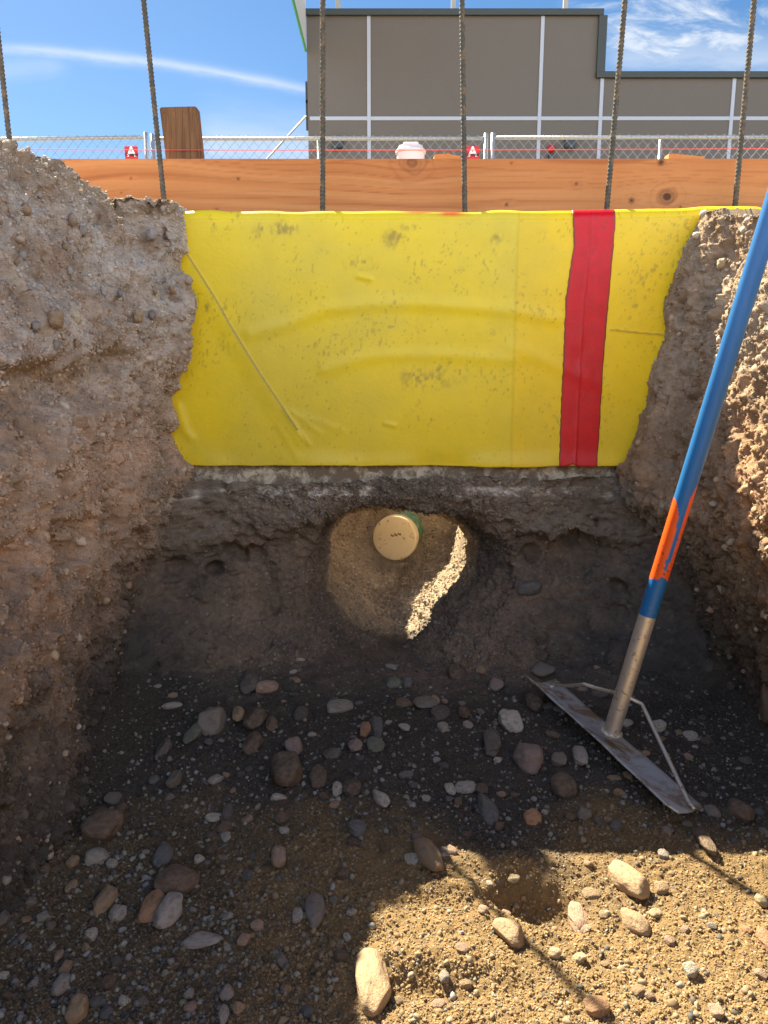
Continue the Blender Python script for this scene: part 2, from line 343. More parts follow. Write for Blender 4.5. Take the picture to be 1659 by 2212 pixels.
def bank(side):
    N, M_, F_ = (LN, LM, LF) if side < 0 else (RN, RM, RF)
    ysb = ax((-5.0, 0.2, 0.13), (0.2, 0.85, 0.03), (0.85, 2.30, 0.0036))
    zw = np.arange(-0.06, 1.265, 0.0036); tops = ax((0.0, 0.25, 0.006), (0.25, 2.2, 0.12))[1:]
    nz, nt = len(zw), len(tops); P = np.zeros((len(ysb), nz+nt, 3), np.float32)
    for k, y in enumerate(ysb):
        a = float(sstep(1.2, 1.7, y)); a2 = float(sstep(1.7, 2.03, y)); b = float(sstep(2.045, 2.11, y)) if side < 0 else float(sstep(2.02, 2.16, y))
        near = lerp(N, M_, a)
        if side < 0: near = lerp(near, L2, a2)
        bz = lerp(float(sstep(1.75, 2.15, y)), b, sstep(0.35, 0.8, ZF)); prof = np.interp(ZF, ZT, near); prof = prof+(F_-prof)*bz
        xw = np.interp(zw, ZF, prof)
        P[k, :nz, 0] = xw; P[k, :nz, 2] = zw; P[k, nz:, 0] = xw[-1]+side*tops; P[k, nz:, 2] = zw[-1]-0.015*sstep(0, 0.03, tops)*0
        P[k, :, 1] = y
    # soften the top edge
    for _ in range(6): P[:, nz-12:nz+6] = (np.roll(P, 1, 1)[:, nz-12:nz+6]+P[:, nz-12:nz+6]*2+np.roll(P, -1, 1)[:, nz-12:nz+6])/4
    nrm = normals_grid(P); nrm = nrm if side > 0 else nrm
    if (nrm[len(ysb)//2, nz//2, 0]*side) > 0: nrm = -nrm
    Q = P.reshape(-1, 3); nn = nrm.reshape(-1, 3); fade = (sstep(0.3, 0.8, Q[:, 1]))
    st = Q*np.array([1, 1, 0.5])
    d = 0.040*fbm(Q, 0.30, 3, 0.5, 100+side)+0.020*fbm(st, 0.11, 4, 0.6, 110+side)
    r = 1-np.abs(fbm(st+0.02*np.stack([vnoise(Q/0.05, 3), vnoise(Q/0.05, 4), vnoise(Q/0.05, 5)], 1), 0.075, 4, 0.6, 120+side))*2.2
    d = d+0.010*r
    w1, id1 = worley(Q+0.012*np.stack([vnoise(Q/0.03, 6), vnoise(Q/0.03, 7), vnoise(Q/0.03, 8)], 1), 0.055, 130)
    d = d-np.where(id1 > 0.62, 0.024*sstep(0.45, 0.12, w1), 0)+np.where(id1 < 0.28, 0.012*sstep(0.5, 0.15, w1), 0)
    nz0 = fbm(Q, 0.10, 3, 0.6, 135)
    if side < 0:
        lz = Q[:, 2]+0.05*nz0-0.10*(Q[:, 1]-1.45); win = sstep(1.02, 1.12, Q[:, 1])*sstep(1.95, 1.75, Q[:, 1])
        d = d+0.030*sstep(0.83, 0.86, lz)*sstep(1.05, 0.88, lz)*win-0.055*sstep(0.84, 0.818, lz)*sstep(0.70, 0.79, lz)*win
        d = d-0.03*sstep(0.25, 0.5, nz0)*sstep(0.8, 0.7, Q[:, 2])*sstep(0.3, 0.4, Q[:, 2])
        s2 = Q*np.array([1, 1, 0.22]); d = d+0.010*fbm(s2, 0.03, 3, 0.6, 137)*sstep(1.65, 1.85, Q[:, 1])*sstep(0.95, 0.8, Q[:, 2])
    bl = np.abs(fbm(Q, 0.045, 3, 0.55, 138)); d = d+0.012*(0.25-bl)+0.016*chunk(st, 0.13, 700+side)+0.009*chunk(Q, 0.055, 720+side)
    w2, id2 = worley(Q, 0.021, 140)
    d = d+np.where(id2 > 0.55, 0.0055*sstep(0.5, 0.2, w2), -0.0045*(id2 < 0.25)*sstep(0.4, 0.1, w2))
    d = d-0.0055*sstep(0.5, 0.8, w2)-0.007*sstep(0.55, 0.8, w1)
    d = d+0.0035*fbm(Q, 0.012, 3, 0.6, 150)+0.0016*vnoise(Q/0.006, 151)
    topmask = np.zeros((len(ysb), nz+nt)); topmask[:, nz-25:nz+20] = 1; topmask = topmask.ravel()*(Q[:, 1] < 2.02)*(side < 0)
    d = d+topmask*(0.024*np.maximum(fbm(Q, 0.045, 3, 0.65, 160), 0)+0.010*np.maximum(vnoise(Q/0.012, 161), 0))
    edge = 1-0.72*sstep(2.12, 2.17, Q[:, 1])
    D = Q+nn*(d*fade*edge)[:, None]; D[:, 2] = np.where(np.abs(Q[:, 0]) > 1.6, 1.262, D[:, 2])
    cap = np.where(Q[:, 1] > 2.1, TOPZ+(0.004 if side < 0 else -0.016), 1.262+0.016*np.maximum(fbm(Q, 0.04, 3, 0.65, 163), 0)*2+0.012*(Q[:, 1] < 1.8) if side < 0 else np.maximum(0.838+0.18*Q[:, 1], 1.08)); D[:, 2] = np.minimum(D[:, 2], cap+0.004*vnoise(Q/0.015, 170))
    col = soil_col(D, 'bank')*(np.ones(3) if side < 0 else np.array([0.80, 0.74, 0.65])); col = lerp(col, srgb(158, 138, 114), 0.75*sstep(1.16, 1.25, D[:, 2:3]))
    w3 = np.where(id2 > 0.72, sstep(0.5, 0.3, w2), 0)[:, None]*0.45
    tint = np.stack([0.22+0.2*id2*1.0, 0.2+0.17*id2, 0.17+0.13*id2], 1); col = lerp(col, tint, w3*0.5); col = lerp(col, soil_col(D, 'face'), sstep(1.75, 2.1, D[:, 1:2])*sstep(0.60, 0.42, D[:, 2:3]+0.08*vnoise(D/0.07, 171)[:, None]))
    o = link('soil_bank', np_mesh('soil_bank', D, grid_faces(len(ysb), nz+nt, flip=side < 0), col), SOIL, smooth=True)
    o['kind'] = 'structure'
    return D.reshape(len(ysb), nz+nt, 3), nrm, ysb, nz
bankL = bank(-1); bankR = bank(1)

# ------------------------------------------------------------------ earth face under the footing with the dug tunnel
HC = (0.045, 0.235)                                  # tunnel centre (x, z)
nth, ns = 1100, 330
th = np.linspace(0, 2*np.pi, nth, endpoint=False)
ct, sn = np.cos(th), np.sin(th)
def rneck(c, s, bt):
    a = np.where(c > 0, 0.235, 0.240); up = (np.abs(c/a)**2+np.abs(s/bt)**2)**-0.5; ex = np.where(c > 0, 1.5, 2.3); lb = np.where(c > 0, 0.253, 0.253); lo = (np.abs(c/a)**ex+np.abs(s/lb)**ex)**(-1/ex)
    return np.where(s > 0, up, lo)
jag = 1+0.03*np.sin(3*th+0.6)+0.02*np.sin(5*th+2)+0.03*vnoise(np.stack([ct*3, sn*3, 0*ct], 1), 260)
rn = rneck(ct, sn, 0.185)*jag; rback = rneck(ct, sn, 0.120)*jag
xo = np.where(ct > 0, 1.15-HC[0], 1.0+HC[0]); zo = np.where(sn > 0, 0.512-HC[1], HC[1]+0.06)
ro = np.minimum(xo/np.maximum(np.abs(ct), 1e-4), zo/np.maximum(np.abs(sn), 1e-4))
flare = np.where(sn > 0, lerp(0.05, 0.02, sn), lerp(0.05, 0.10, -sn))+0.05*np.maximum(ct, 0)*(1-np.abs(sn))
P = np.zeros((ns, nth, 3), np.float32)
s_face = 150
for k in range(ns):
    if k < s_face:
        f = k/(s_face-1); f = 1-(1-f)**1.0
        r = lerp(ro, np.minimum(rn+flare, ro*0.97), f)
        x = HC[0]+r*ct; z = HC[1]+r*sn
        xx3 = np.stack([x, 0*x, 0*x], 1); zl = 0.405-0.055*sstep(0.18, 0.45, np.abs(x-0.05))+0.04*fbm(xx3, 0.2, 4, 0.6, 261)+0.02*fbm(np.stack([x, z, 0*x], 1), 0.05, 3, 0.6, 262)
        ld = 0.25+0.55*sstep(-0.3, 0.4, fbm(xx3, 0.25, 2, 0.5, 263))*sstep(0.75, 0.5, np.abs(x-0.05))
        y = 2.172+0.085*ld*sstep(zl+0.012, zl-0.035, z)-0.085*ld*sstep(zl-0.03, 0.1, z)-0.15*sstep(0.16, -0.03, z)*(1+0.5*fbm(xx3, 0.15, 3, 0.6, 264))
        y = y-0.30*sstep(-0.42, -0.95, x)-0.15*sstep(0.6, 1.0, x)
        dr = r-(rn+flare); y = y+0.035*np.exp(-np.maximum(dr, 0)/0.03)
        yrim = y.copy(); rrim = r.copy()
    else:
        g = min((k-s_face)/(ns-s_face-21), 1.0); g2 = max(0.0, (k-(ns-21))/20.0)
        depth = g; f = math.sin(min(g/0.5, 1)*np.pi/2); r = rrim+(rn-rrim)*f; q = max(0.0, (g-0.42)/0.58); r = r+(rback-rn)*q*q*(3-2*q)
        r = r+np.maximum(sn, 0)*0.85*g2
        x = HC[0]+r*ct; z = HC[1]+r*sn; y = lerp(yrim, 2.635, depth)+0.01*g2
    P[k, :, 0] = x; P[k, :, 1] = y; P[k, :, 2] = z
nrm = normals_grid(np.concatenate([P, P[:, :1]], 1))[:, :-1]
if nrm[40, 0, 1] > 0: nrm = -nrm
Q = P.reshape(-1, 3); nn = nrm.reshape(-1, 3)
d = 0.016*fbm(Q, 0.2, 3, 0.5, 200)+0.012*fbm(Q, 0.06, 4, 0.6, 210)+0.004*fbm(Q, 0.014, 3, 0.6, 220)+0.002*vnoise(Q/0.006, 221)
w1, id1 = worley(Q, 0.05, 230); d = d-np.where(id1 > 0.75, 0.014*sstep(0.4, 0.1, w1), 0)
w2, id2 = worley(Q, 0.022, 240); d = d-0.004*sstep(0.5, 0.8, w2)+np.where(id2 > 0.6, 0.005*sstep(0.5, 0.2, w2), 0)
d = d+0.011*chunk(Q, 0.10, 740)*sstep(2.5, 2.35, Q[:, 1])+0.006*chunk(Q, 0.04, 745)
for (px, py, rr) in ((504, 1185, 0.022), (551, 1196, 0.03), (402, 1210, 0.028), (528, 1200, 0.018), (470, 1225, 0.02), (1150, 1200, 0.025), (1250, 1170, 0.03), (1330, 1260, 0.02)):
    pv = PY(px, py, 2.2); d = d-0.045*np.exp(-(((Q[:, 0]-pv.x)**2+(Q[:, 2]-pv.z)**2)/rr**2)**2)*(Q[:, 1] < 2.3)
lump = sstep(0.38, 0.46, Q[:, 2])*(Q[:, 1] < 2.3); d = d+lump*(0.012*np.maximum(fbm(Q*np.array([1, 1, 1.8]), 0.06, 3, 0.6, 250), -0.3))
D = Q+nn*d[:, None]
D[:, 2] += (0.016*fbm(Q*np.array([1, 0, 0]), 0.05, 4, 0.65, 266)+0.010*fbm(Q*np.array([1, 0, 0]), 0.3, 2, 0.5, 267))*sstep(0.46, 0.51, Q[:, 2])*(Q[:, 1] < 2.25)
D[:, 2] = np.where(Q[:, 1] < 2.64, np.minimum(D[:, 2], np.where(Q[:, 1] < 2.3, 0.545, 0.452)), D[:, 2])
ob = link('soil_face', np_mesh('soil_face', D, grid_faces(ns, nth, wrap=True, flip=True), soil_col(D, 'face')), SOIL, smooth=True); ob['kind'] = 'structure'
faceP = D.reshape(ns, nth, 3)

# ------------------------------------------------------------------ pit on the far side of the wall, and the site ground out to the horizon
xs = ax((-3.0, -0.7, 0.05), (-0.7, 0.7, 0.006), (0.7, 3.0, 0.05)); ys = ax((2.50, 3.75, 0.0065), (3.75, 4.4, 0.05))
X, Yg = np.meshgrid(xs, ys, indexing='ij'); fx, fy = X.ravel(), Yg.ravel()
Pz = np.stack([fx, fy, 0*fx], 1); wob = 0.03*fbm(Pz, 0.2, 3, 0.5, 300)
def smax(a, b, k=0.07): h = np.clip(0.5+0.5*(a-b)/k, 0, 1); return b+(a-b)*h+k*h*(1-h)
kk = sstep(2.68, 2.54, fy); base = 0.0-0.04*kk
far = 0.05+(fy-2.88+0.6*wob)*1.60; lft = np.maximum((-0.10-fx+wob-0.05*kk)*1.2, (-0.17-fx+wob-0.05*kk)*3.0); rgt = np.maximum((fx-0.12+0.4*wob-0.04*kk)*1.05, (fx-0.215+0.5*wob-0.04*kk)*4.0)
z = smax(smax(base, far, 0.12), smax(lft, rgt, 0.1), 0.12)
z = np.where(fy < 2.5, z, z)
z = np.minimum(z, 1.25+0.02*fbm(Pz, 0.1, 3, 0.6, 305))
P3 = np.stack([fx, fy, z], 1); z = z+(0.030*fbm(P3, 0.12, 4, 0.6, 310)+0.014*fbm(P3, 0.03, 3, 0.6, 311))*(np.abs(fx) < 1.5)
P3[:, 2] = z
pc = lerp(srgb(150, 135, 116), srgb(182, 166, 144), sstep(-0.5, 0.5, fbm(P3, 0.12, 4, 0.65, 320))[:, None])*(1+0.35*fbm(P3, 0.03, 4, 0.7, 321)[:, None])
ob = link('soil_pit', np_mesh('soil_pit', P3, grid_faces(len(xs), len(ys)), pc), SOIL, smooth=True); ob['kind'] = 'structure'
g = MB(); o4 = [(-1.99, -5.0), (2.19, -5.0), (3.0, 4.4), (-3.0, 4.4)]
V = [(-900, -900, 1.25), (900, -900, 1.25), (900, 900, 1.25), (-900, 900, 1.25)]+[(*q, 1.25) for q in ((-2.7, -4.9), (2.9, -4.9), (2.9, 4.35), (-2.9, 4.35))]
me = np_mesh('site_ground', np.array(V), np.array([(0, 1, 5, 4), (1, 2, 6, 5), (2, 3, 7, 6), (3, 0, 4, 7)]))
GROUND = simple('dry_site_ground', srgb(150, 128, 100), 0.95, 0, 0.25, 0.6, 40.0, 0.01)
ob = link('site_ground', me, GROUND); ob['kind'] = 'structure'
ob = MB().poly([(-2.8, -4.9, -0.1), (2.9, -4.9, -0.1), (2.9, -4.9, 1.26), (-2.8, -4.9, 1.26)], (0, -0.4, 0)).build('trench_end', GROUND); ob['kind'] = 'structure'

# ------------------------------------------------------------------ concrete foundation wall
CONC = simple('poured_concrete', srgb(214, 204, 182), 0.9, 0, 0.2, 16.0, 60.0, 0.004, tuple(srgb(132, 118, 100)), 0.8)
fw = MB().box((0, YS+0.018+0.11, (0.46+TOPZ-0.006)/2), (5.6, 0.22, TOPZ-0.006-0.46), 0.004).build('foundation_wall', CONC)
tag(fw, 'grey concrete foundation wall behind the yellow sheet, bare along its bottom edge above the hole', 'wall')

LIP = 0.026
# ------------------------------------------------------------------ yellow membrane with its red tape
def seg_d(x, z, a, b):
    a, b = np.array(a), np.array(b); ab = b-a; L2 = (ab**2).sum()
    t = np.clip(((x-a[0])*ab[0]+(z-a[1])*ab[1])/L2, 0, 1); dx = x-a[0]-t*ab[0]; dz = z-a[1]-t*ab[1]
    side = ((x-a[0])*ab[1]-(z-a[1])*ab[0])/math.sqrt(L2)
    return np.sqrt(dx*dx+dz*dz), t, side
def S(px, py): v = PY(px, py, YS); return (v.x, v.z)
def fold(x, z, pts, w, amp):
    d = np.full_like(x, 9.0); sd = np.zeros_like(x)
    for a, b in zip(pts, pts[1:]):
        q, t, s = seg_d(x, z, S(*a), S(*b)); k = q < d; d = np.where(k, q, d); sd = np.where(k, s, sd)
    return amp*np.exp(-(d/w)**2)*1.0, d, sd
def wrinkle(x, z):
    P = np.stack([x, 0*x, z], 1)
    h = 0.005*fbm(P, 0.5, 2, 0.5, 400)+0.0008*fbm(P, 0.12, 2, 0.5, 401)
    a, d, sd = fold(x, z, [(398, 540), (465, 645), (497, 702), (560, 805), (610, 880), (642, 928)], 0.0035, 0.0008); h = h+a+0.0035*sstep(0.06, 0.0, d)*(sd > 0)
    for pts, w, amp in (([(540, 722), (620, 700), (700, 668), (800, 657), (900, 656), (1020, 664), (1110, 672), (1200, 690)], 0.016, 0.0075),
                        ([(700, 800), (790, 772), (880, 766), (980, 768), (1110, 778)], 0.016, 0.005),
                        ([(1110, 752), (1200, 790), (1300, 830), (1390, 880)], 0.018, 0.005), ([(1318, 712), (1440, 724)], 0.003, 0.0025),
                        ([(612, 885), (650, 935), (668, 960)], 0.006, 0.003), ([(630, 890), (690, 935)], 0.008, 0.0022), ([(655, 900), (740, 930)], 0.009, 0.0016), ([(600, 920), (640, 985)], 0.008, 0.0016),
                        ([(385, 880), (400, 930), (412, 945)], 0.012, 0.007), ([(775, 597), (800, 603)], 0.006, 0.006), ([(833, 915), (852, 920)], 0.005, 0.005)):
        h = h+fold(x, z, pts, w*1.15, amp*0.55)[0]
    h = h+0.009*np.exp(-((z-BOTZ)/0.03)**2)*(0.3+fbm(P*np.array([1, 1, 0]), 0.16, 2, 0.5, 402))
    seam = S(1112, 700)[0]; h = h+0.0016*sstep(seam-0.001, seam+0.001, x)
    return h*sstep(TOPZ-LIP, TOPZ-0.09, z)
xg = np.arange(-1.05, 1.35, 0.0032); zg = np.arange(0, TOPZ-BOTZ-LIP, 0.0032); nlip = 14
nx, nz = len(xg), len(zg)
P = np.zeros((nx, nz+nlip, 3), np.float32)
bot = BOTZ+0.0035*fbm(np.stack([xg, 0*xg, 0*xg], 1), 0.06, 4, 0.6, 410)-0.004*sstep(0.2, 0.35, xg)*sstep(0.5, 0.4, xg)
tilt = 0.010*sstep(0.45, 1.05, xg)                   # the lip rises a little to the right
for i in range(nx):
    t = zg/zg[-1]; P[i, :nz, 2] = bot[i]+(TOPZ-LIP+tilt[i]-bot[i])*t
P[:, :, 0] = xg[:, None]
w = wrinkle(np.repeat(xg, nz), P[:, :nz, 2].ravel()).reshape(nx, nz)
P[:, :nz, 1] = YS-w
rl = LIP+0.004*vnoise(np.stack([xg/0.08, 0*xg, 0*xg], 1), 411)
for j in range(nlip):
    a = min(j/8, 1)*np.pi/2; ext = max(0, j-8)*0.012
    P[:, nz+j, 2] = TOPZ-LIP+tilt+rl*np.sin(a); P[:, nz+j, 1] = P[:, nz-1, 1]+rl*(1-np.cos(a))+ext
Q = P.reshape(-1, 3); q2 = Q*np.array([1, 0, 1])
c = np.tile(srgb(242, 212, 36), (len(Q), 1)); n1 = fbm(q2, 0.3, 4, 0.55, 420)[:, None]; n2 = fbm(q2, 0.035, 4, 0.65, 421)[:, None]
c = lerp(c, srgb(228, 204, 62), sstep(-0.2, 0.6, n1)); c = c*(1+0.05*n2)
seam = S(1112, 700)[0]; c = np.where(Q[:, :1] > seam, c*np.array([1.06, 0.98, 0.6]), c)
c = np.where((Q[:, :1] > seam) & (Q[:, :1] < seam+0.004), c*0.93, c)
dz = fbm(q2*np.array([1, 1, 0.6]), 0.0065, 3, 0.65, 430); cl = fbm(q2, 0.10, 3, 0.6, 431); topb = sstep(BOTZ+0.05, TOPZ, Q[:, 2])
spk = sstep(0.44, 0.60, dz+0.42*cl+0.08*topb-0.07)[:, None]
mud = srgb(124, 100, 62); c = lerp(c, mud, spk*0.38)
for (px, py, rx, rz, am) in ((610, 495, 0.05, 0.02, .7), (562, 495, 0.022, 0.022, .6), (460, 492, 0.012, 0.012, .8), (850, 515, 0.03, 0.022, .9), (780, 570, 0.05, 0.025, .6), (490, 740, 0.07, 0.04, .35), (920, 815, 0.13, 0.04, .5), (960, 800, 0.06, 0.03, .4), (880, 490, 0.03, 0.012, .6), (890, 700, 0.09, 0.03, .25), (450, 665, .02, .03, .5), (1070, 515, .02, .02, .5)):
    ax_, az_ = S(px, py); e = np.exp(-((Q[:, 0]-ax_)/rx)**2-((Q[:, 2]-az_)/rz)**2)*(0.5+1.1*dz+0.5*fbm(q2, 0.03, 3, 0.6, 433)); c = lerp(c, mud, np.clip((e*am-0.12)*1.3, 0, 0.6)[:, None])
for (px, py, rx, rz) in ((975, 459, 0.035, 0.008), (905, 457, 0.05, 0.004)):
    ax_, az_ = S(px, py); e = np.exp(-((Q[:, 0]-ax_)/rx)**2-((Q[:, 2]-az_)/rz)**2); c = lerp(c, srgb(235, 80, 30), np.clip(e*1.2, 0, 0.95)[:, None])
_, dcr, _ = fold(Q[:, 0], Q[:, 2], [(398, 540), (465, 645), (497, 702), (560, 805), (610, 880), (642, 928)], 0.004, 1); c = lerp(c, srgb(132, 108, 30), (0.85*sstep(0.0034, 0.0016, dcr))[:, None])  # dark line paints the crease's shade along the fold
_, dcr, _ = fold(Q[:, 0], Q[:, 2], [(1318, 712), (1380, 719), (1440, 724)], 0.004, 1); c = lerp(c, mud, (0.6*sstep(0.003, 0.001, dcr))[:, None])
sheet = link('membrane', np_mesh('membrane', Q, grid_faces(nx, nz+nlip), c), YELLOW, smooth=True)
tag(sheet, 'dirty yellow membrane sheet hanging over the foundation wall with one red tape band', 'membrane')
md = sheet.modifiers.new('thickness', 'SOLIDIFY'); md.thickness = 0.0012; md.offset = 1
# tape follows the sheet
Lk = [(1237, 440), (1239, 530), (1222, 640), (1217, 750), (1212, 860), (1208, 960), (1206, 1007)]; Rk = [(1331, 440), (1325, 530), (1317, 620), (1306, 750), (1298, 860), (1293, 950), (1287, 1003)]
zl = [S(*q)[1] for q in Lk][::-1]; xl = [S(*q)[0] for q in Lk][::-1]; zr = [S(*q)[1] for q in Rk][::-1]; xr = [S(*q)[0] for q in Rk][::-1]
nu = 40; zt = np.linspace(S(1208, 1006)[1], TOPZ-LIP, 230); xa = np.interp(zt, zl, xl)+0.0012*vnoise(np.stack([zt/0.012, 0*zt, 0*zt], 1), 440); xb = np.interp(zt, zr, xr)+0.001*vnoise(np.stack([zt/0.015, 0*zt, 0*zt], 1), 441)
T = np.zeros((nu, 230+nlip, 3), np.float32); c = np.zeros((nu, 230+nlip, 3)); c[:] = srgb(212, 12, 30)
for i in range(nu):
    u = i/(nu-1); x = lerp(xa, xb, u); T[i, :230, 0] = x; T[i, :230, 2] = zt+0.006*math.exp(-((u-0.35)/0.08)**2)*sstep(zt[0]+0.03, zt[0], zt)
    T[i, :230, 1] = YS-wrinkle(x, zt)-0.0022-0.0012*np.exp(-((u-0.42)/0.03)**2)-0.0007*vnoise(np.stack([x/0.03, 0*x, zt/0.05], 1), 442)
    for j in range(nlip):
        a = min(j/8, 1)*np.pi/2; ext = max(0, j-8)*0.012; xx = lerp(xa[-1], xb[-1], u); tl = 0.010*float(sstep(0.45, 1.05, xx)); r2 = LIP+0.002
        T[i, 229+j+1] = (xx, T[i, 229, 1]+r2*(1-math.cos(a))+ext, TOPZ-LIP+tl+r2*math.sin(a))
    T[i, 215:230, 2] += 0.010*float(sstep(0.45, 1.05, float(xa[-1])))*np.linspace(0, 1, 15)
Tq = T.reshape(-1, 3); c = c.reshape(-1, 3); uu = np.repeat(np.linspace(0, 1, nu), 230+nlip)
ed = np.minimum(uu, 1-uu); nz_ = fbm(Tq*np.array([1, 0, 1]), 0.03, 4, 0.65, 445)
c = c*(1+0.15*nz_[:, None]); c = lerp(c, srgb(90, 70, 55), (0.75*sstep(0.06, 0.0, ed-0.05*np.maximum(nz_, 0)))[:, None]); c = lerp(c, srgb(130, 40, 45), (0.5*sstep(0.018, 0.0, np.abs(uu-0.43)))[:, None])
c = lerp(c, srgb(140, 50, 50), (sstep(0.35, 0.6, nz_)*0.4)[:, None])
tp = link('tape', np_mesh('tape', Tq, grid_faces(nu, 230+nlip), c), REDTAPE, sheet, smooth=True); tp['label'] = 'red tape band running down the yellow sheet'
md = tp.modifiers.new('thickness', 'SOLIDIFY'); md.thickness = 0.0008; md.offset = 1

# ------------------------------------------------------------------ form board
YB = 2.35
zb1 = PY(829, 343, YB).z; zb0 = TOPZ-0.012
KN = [(283, 385, 4, 1), (515, 386, 5, 1), (262, 417, 4, 1), (468, 452, 4, 1), (1095, 442, 6, 1), (1245, 397, 5, 1), (1428, 350, 9, 1.6), (1441, 425, 20, 1.3), (1364, 434, 8, 1.4), (890, 352, 26, 0.5), (1105, 352, 5, .8), (1470, 447, 4, 1)]
xg = np.arange(-1.75, 1.95, 0.0032); zg = np.linspace(zb0, zb1, 46); nx, nz = len(xg), len(zg)
X, Z = np.meshgrid(xg, zg, indexing='ij'); x, z = X.ravel(), Z.ravel(); zp = z-zb0; kd = np.zeros_like(x)
warp = 0.012*vnoise(np.stack([x/0.35, 0*x, z/0.1], 1), 500)+0.02*vnoise(np.stack([x/0.9, 0*x, 0*x], 1), 501); zz = zp+warp
dark = np.zeros_like(x); ringv = np.zeros_like(x); rw = np.zeros_like(x)
for (px, py, r, st) in KN:
    v = PY(px, py, YB); rr = r*2.25/FPX; a = (x-v.x)/1.15; b = z-v.z; d = np.sqrt(a*a+b*b); sgn = np.where(b > 0, 1, -1)
    zz = zz-sgn*rr*0.9*np.exp(-np.abs(b)/(rr*2.2))*np.exp(-(a/(rr*3.2))**2)
    dark = np.maximum(dark, st*0.75*sstep(rr*0.55, rr*0.3, d)); dark = np.maximum(dark, st*0.4*np.exp(-((d-rr*0.62)/(rr*0.14))**2))
    rw = np.maximum(rw, sstep(rr*2.2, rr*0.8, d)*(r > 7)); ringv = np.where(d < rr*2.3, np.sin(d/rr*9+2*vnoise(np.stack([x/0.03, 0*x, z/0.03], 1), 502)), ringv)
g1 = vnoise(np.stack([x/0.9, 0*x, zz/0.011], 1), 510); g2 = vnoise(np.stack([x/0.35, 0*x, zz/0.0042], 1), 511); cath = np.sin((zz*330+9*vnoise(np.stack([x/0.55, 0*x, zz/0.07], 1), 512)))
ln = sstep(0.72, 1.0, cath); base = lerp(srgb(210, 142, 84), srgb(200, 127, 70), sstep(-0.6, 0.7, g1)[:, None])
base = lerp(base, srgb(160, 88, 46), (0.55*ln*(0.55+0.45*g1))[:, None]); base = base*(1+0.06*g2[:, None])
base = lerp(base, srgb(150, 84, 44), (rw*0.4*sstep(0.2, 0.9, ringv))[:, None]); base = lerp(base, srgb(70, 36, 20), np.clip(dark, 0, 0.9)[:, None])
V = np.stack([x, np.full_like(x, YB), z], 1); F = grid_faces(nx, nz)
# closed body: back grid verts along outline
Vb = V.copy(); Vb[:, 1] += 0.038; off = len(V)
idx = np.arange(nx*nz).reshape(nx, nz); sides = []
for a, b, fl_ in ((idx[:-1, -1], idx[1:, -1], 0), (idx[1:, 0], idx[:-1, 0], 0), (idx[0, :-1], idx[0, 1:], 0), (idx[-1, 1:], idx[-1, :-1], 0)):
    sides.append(np.stack([a, b, b+off, a+off], 1))
Fall = np.concatenate([F, grid_faces(nx, nz, flip=True)+off]+[s[:, ::-1] for s in sides])
V = np.concatenate([V, Vb])
board = link('form_board', np_mesh('form_board', V, Fall, np.concatenate([base, base])), WOOD, smooth=False)
tag(board, 'long orange softwood form board with dark knots lying on edge behind the rebar', 'board')

# ------------------------------------------------------------------ reinforcing bars
REBAR = simple('dusty_steel_bar', srgb(84, 84, 78), 0.75, 0.3, 0.3, 30.0, 200.0, 0.0008, tuple(srgb(122, 104, 80)), 0.5)
def make_bar(p0, p1, r=0.0064):
    p0, p1 = Vector(p0), Vector(p1); L = (p1-p0).length; nr = int(L/0.0022); nth = 14
    i, j = np.meshgrid(np.arange(nr+1), np.arange(nth), indexing='ij'); s = i*(L/nr); a = j*2*np.pi/nth
    ph = (s+0.004*np.cos(a))/0.0105; rib = np.clip((np.cos(2*np.pi*ph)-0.45)/0.35, 0, 1)
    lon = np.clip((np.abs(np.cos(a))-0.93)/0.05, 0, 1); rad = r+0.0018*np.maximum(rib, lon)
    q = (p1-p0).to_track_quat('Z', 'Y').to_matrix(); ex, ey, ez = [np.array(q.col[k]) for k in range(3)]
    V = (rad*np.cos(a))[..., None]*ex+(rad*np.sin(a))[..., None]*ey+s[..., None]*ez
    return np_mesh('rebar', V.reshape(-1, 3), grid_faces(nr+1, nth, wrap=True, flip=True))
YR = 2.282
for (xb_, yb_, xt_, yt_, lb) in ((37, 455, -13, 0, 'ribbed steel bar at the left picture edge rising behind the earth bank'), (356, 450, 310, 0, 'ribbed steel bar leaning in front of the weathered wooden stake'),
        (697, 450, 697, 0, 'ribbed steel bar standing before the left corner of the building'), (1004, 450, 998, 0, 'ribbed steel bar right beside the second red fence sign'),
        (1311, 448, 1350, 0, 'ribbed steel bar leaning right just above the red tape band'), (1588, 442, 1629, 0, 'rightmost ribbed steel bar nearest the blue handle')):
    a = PY(xb_, yb_, YR); b = PY(xt_, yt_, YR); dv = (b-a).normalized(); a = a-dv*0.05; b = b+dv*0.16
    o = link('rebar', make_bar(a, b), REBAR, smooth=True); o.location = a; tag(o, lb, 'rebar', 'rebar rising from the foundation wall')

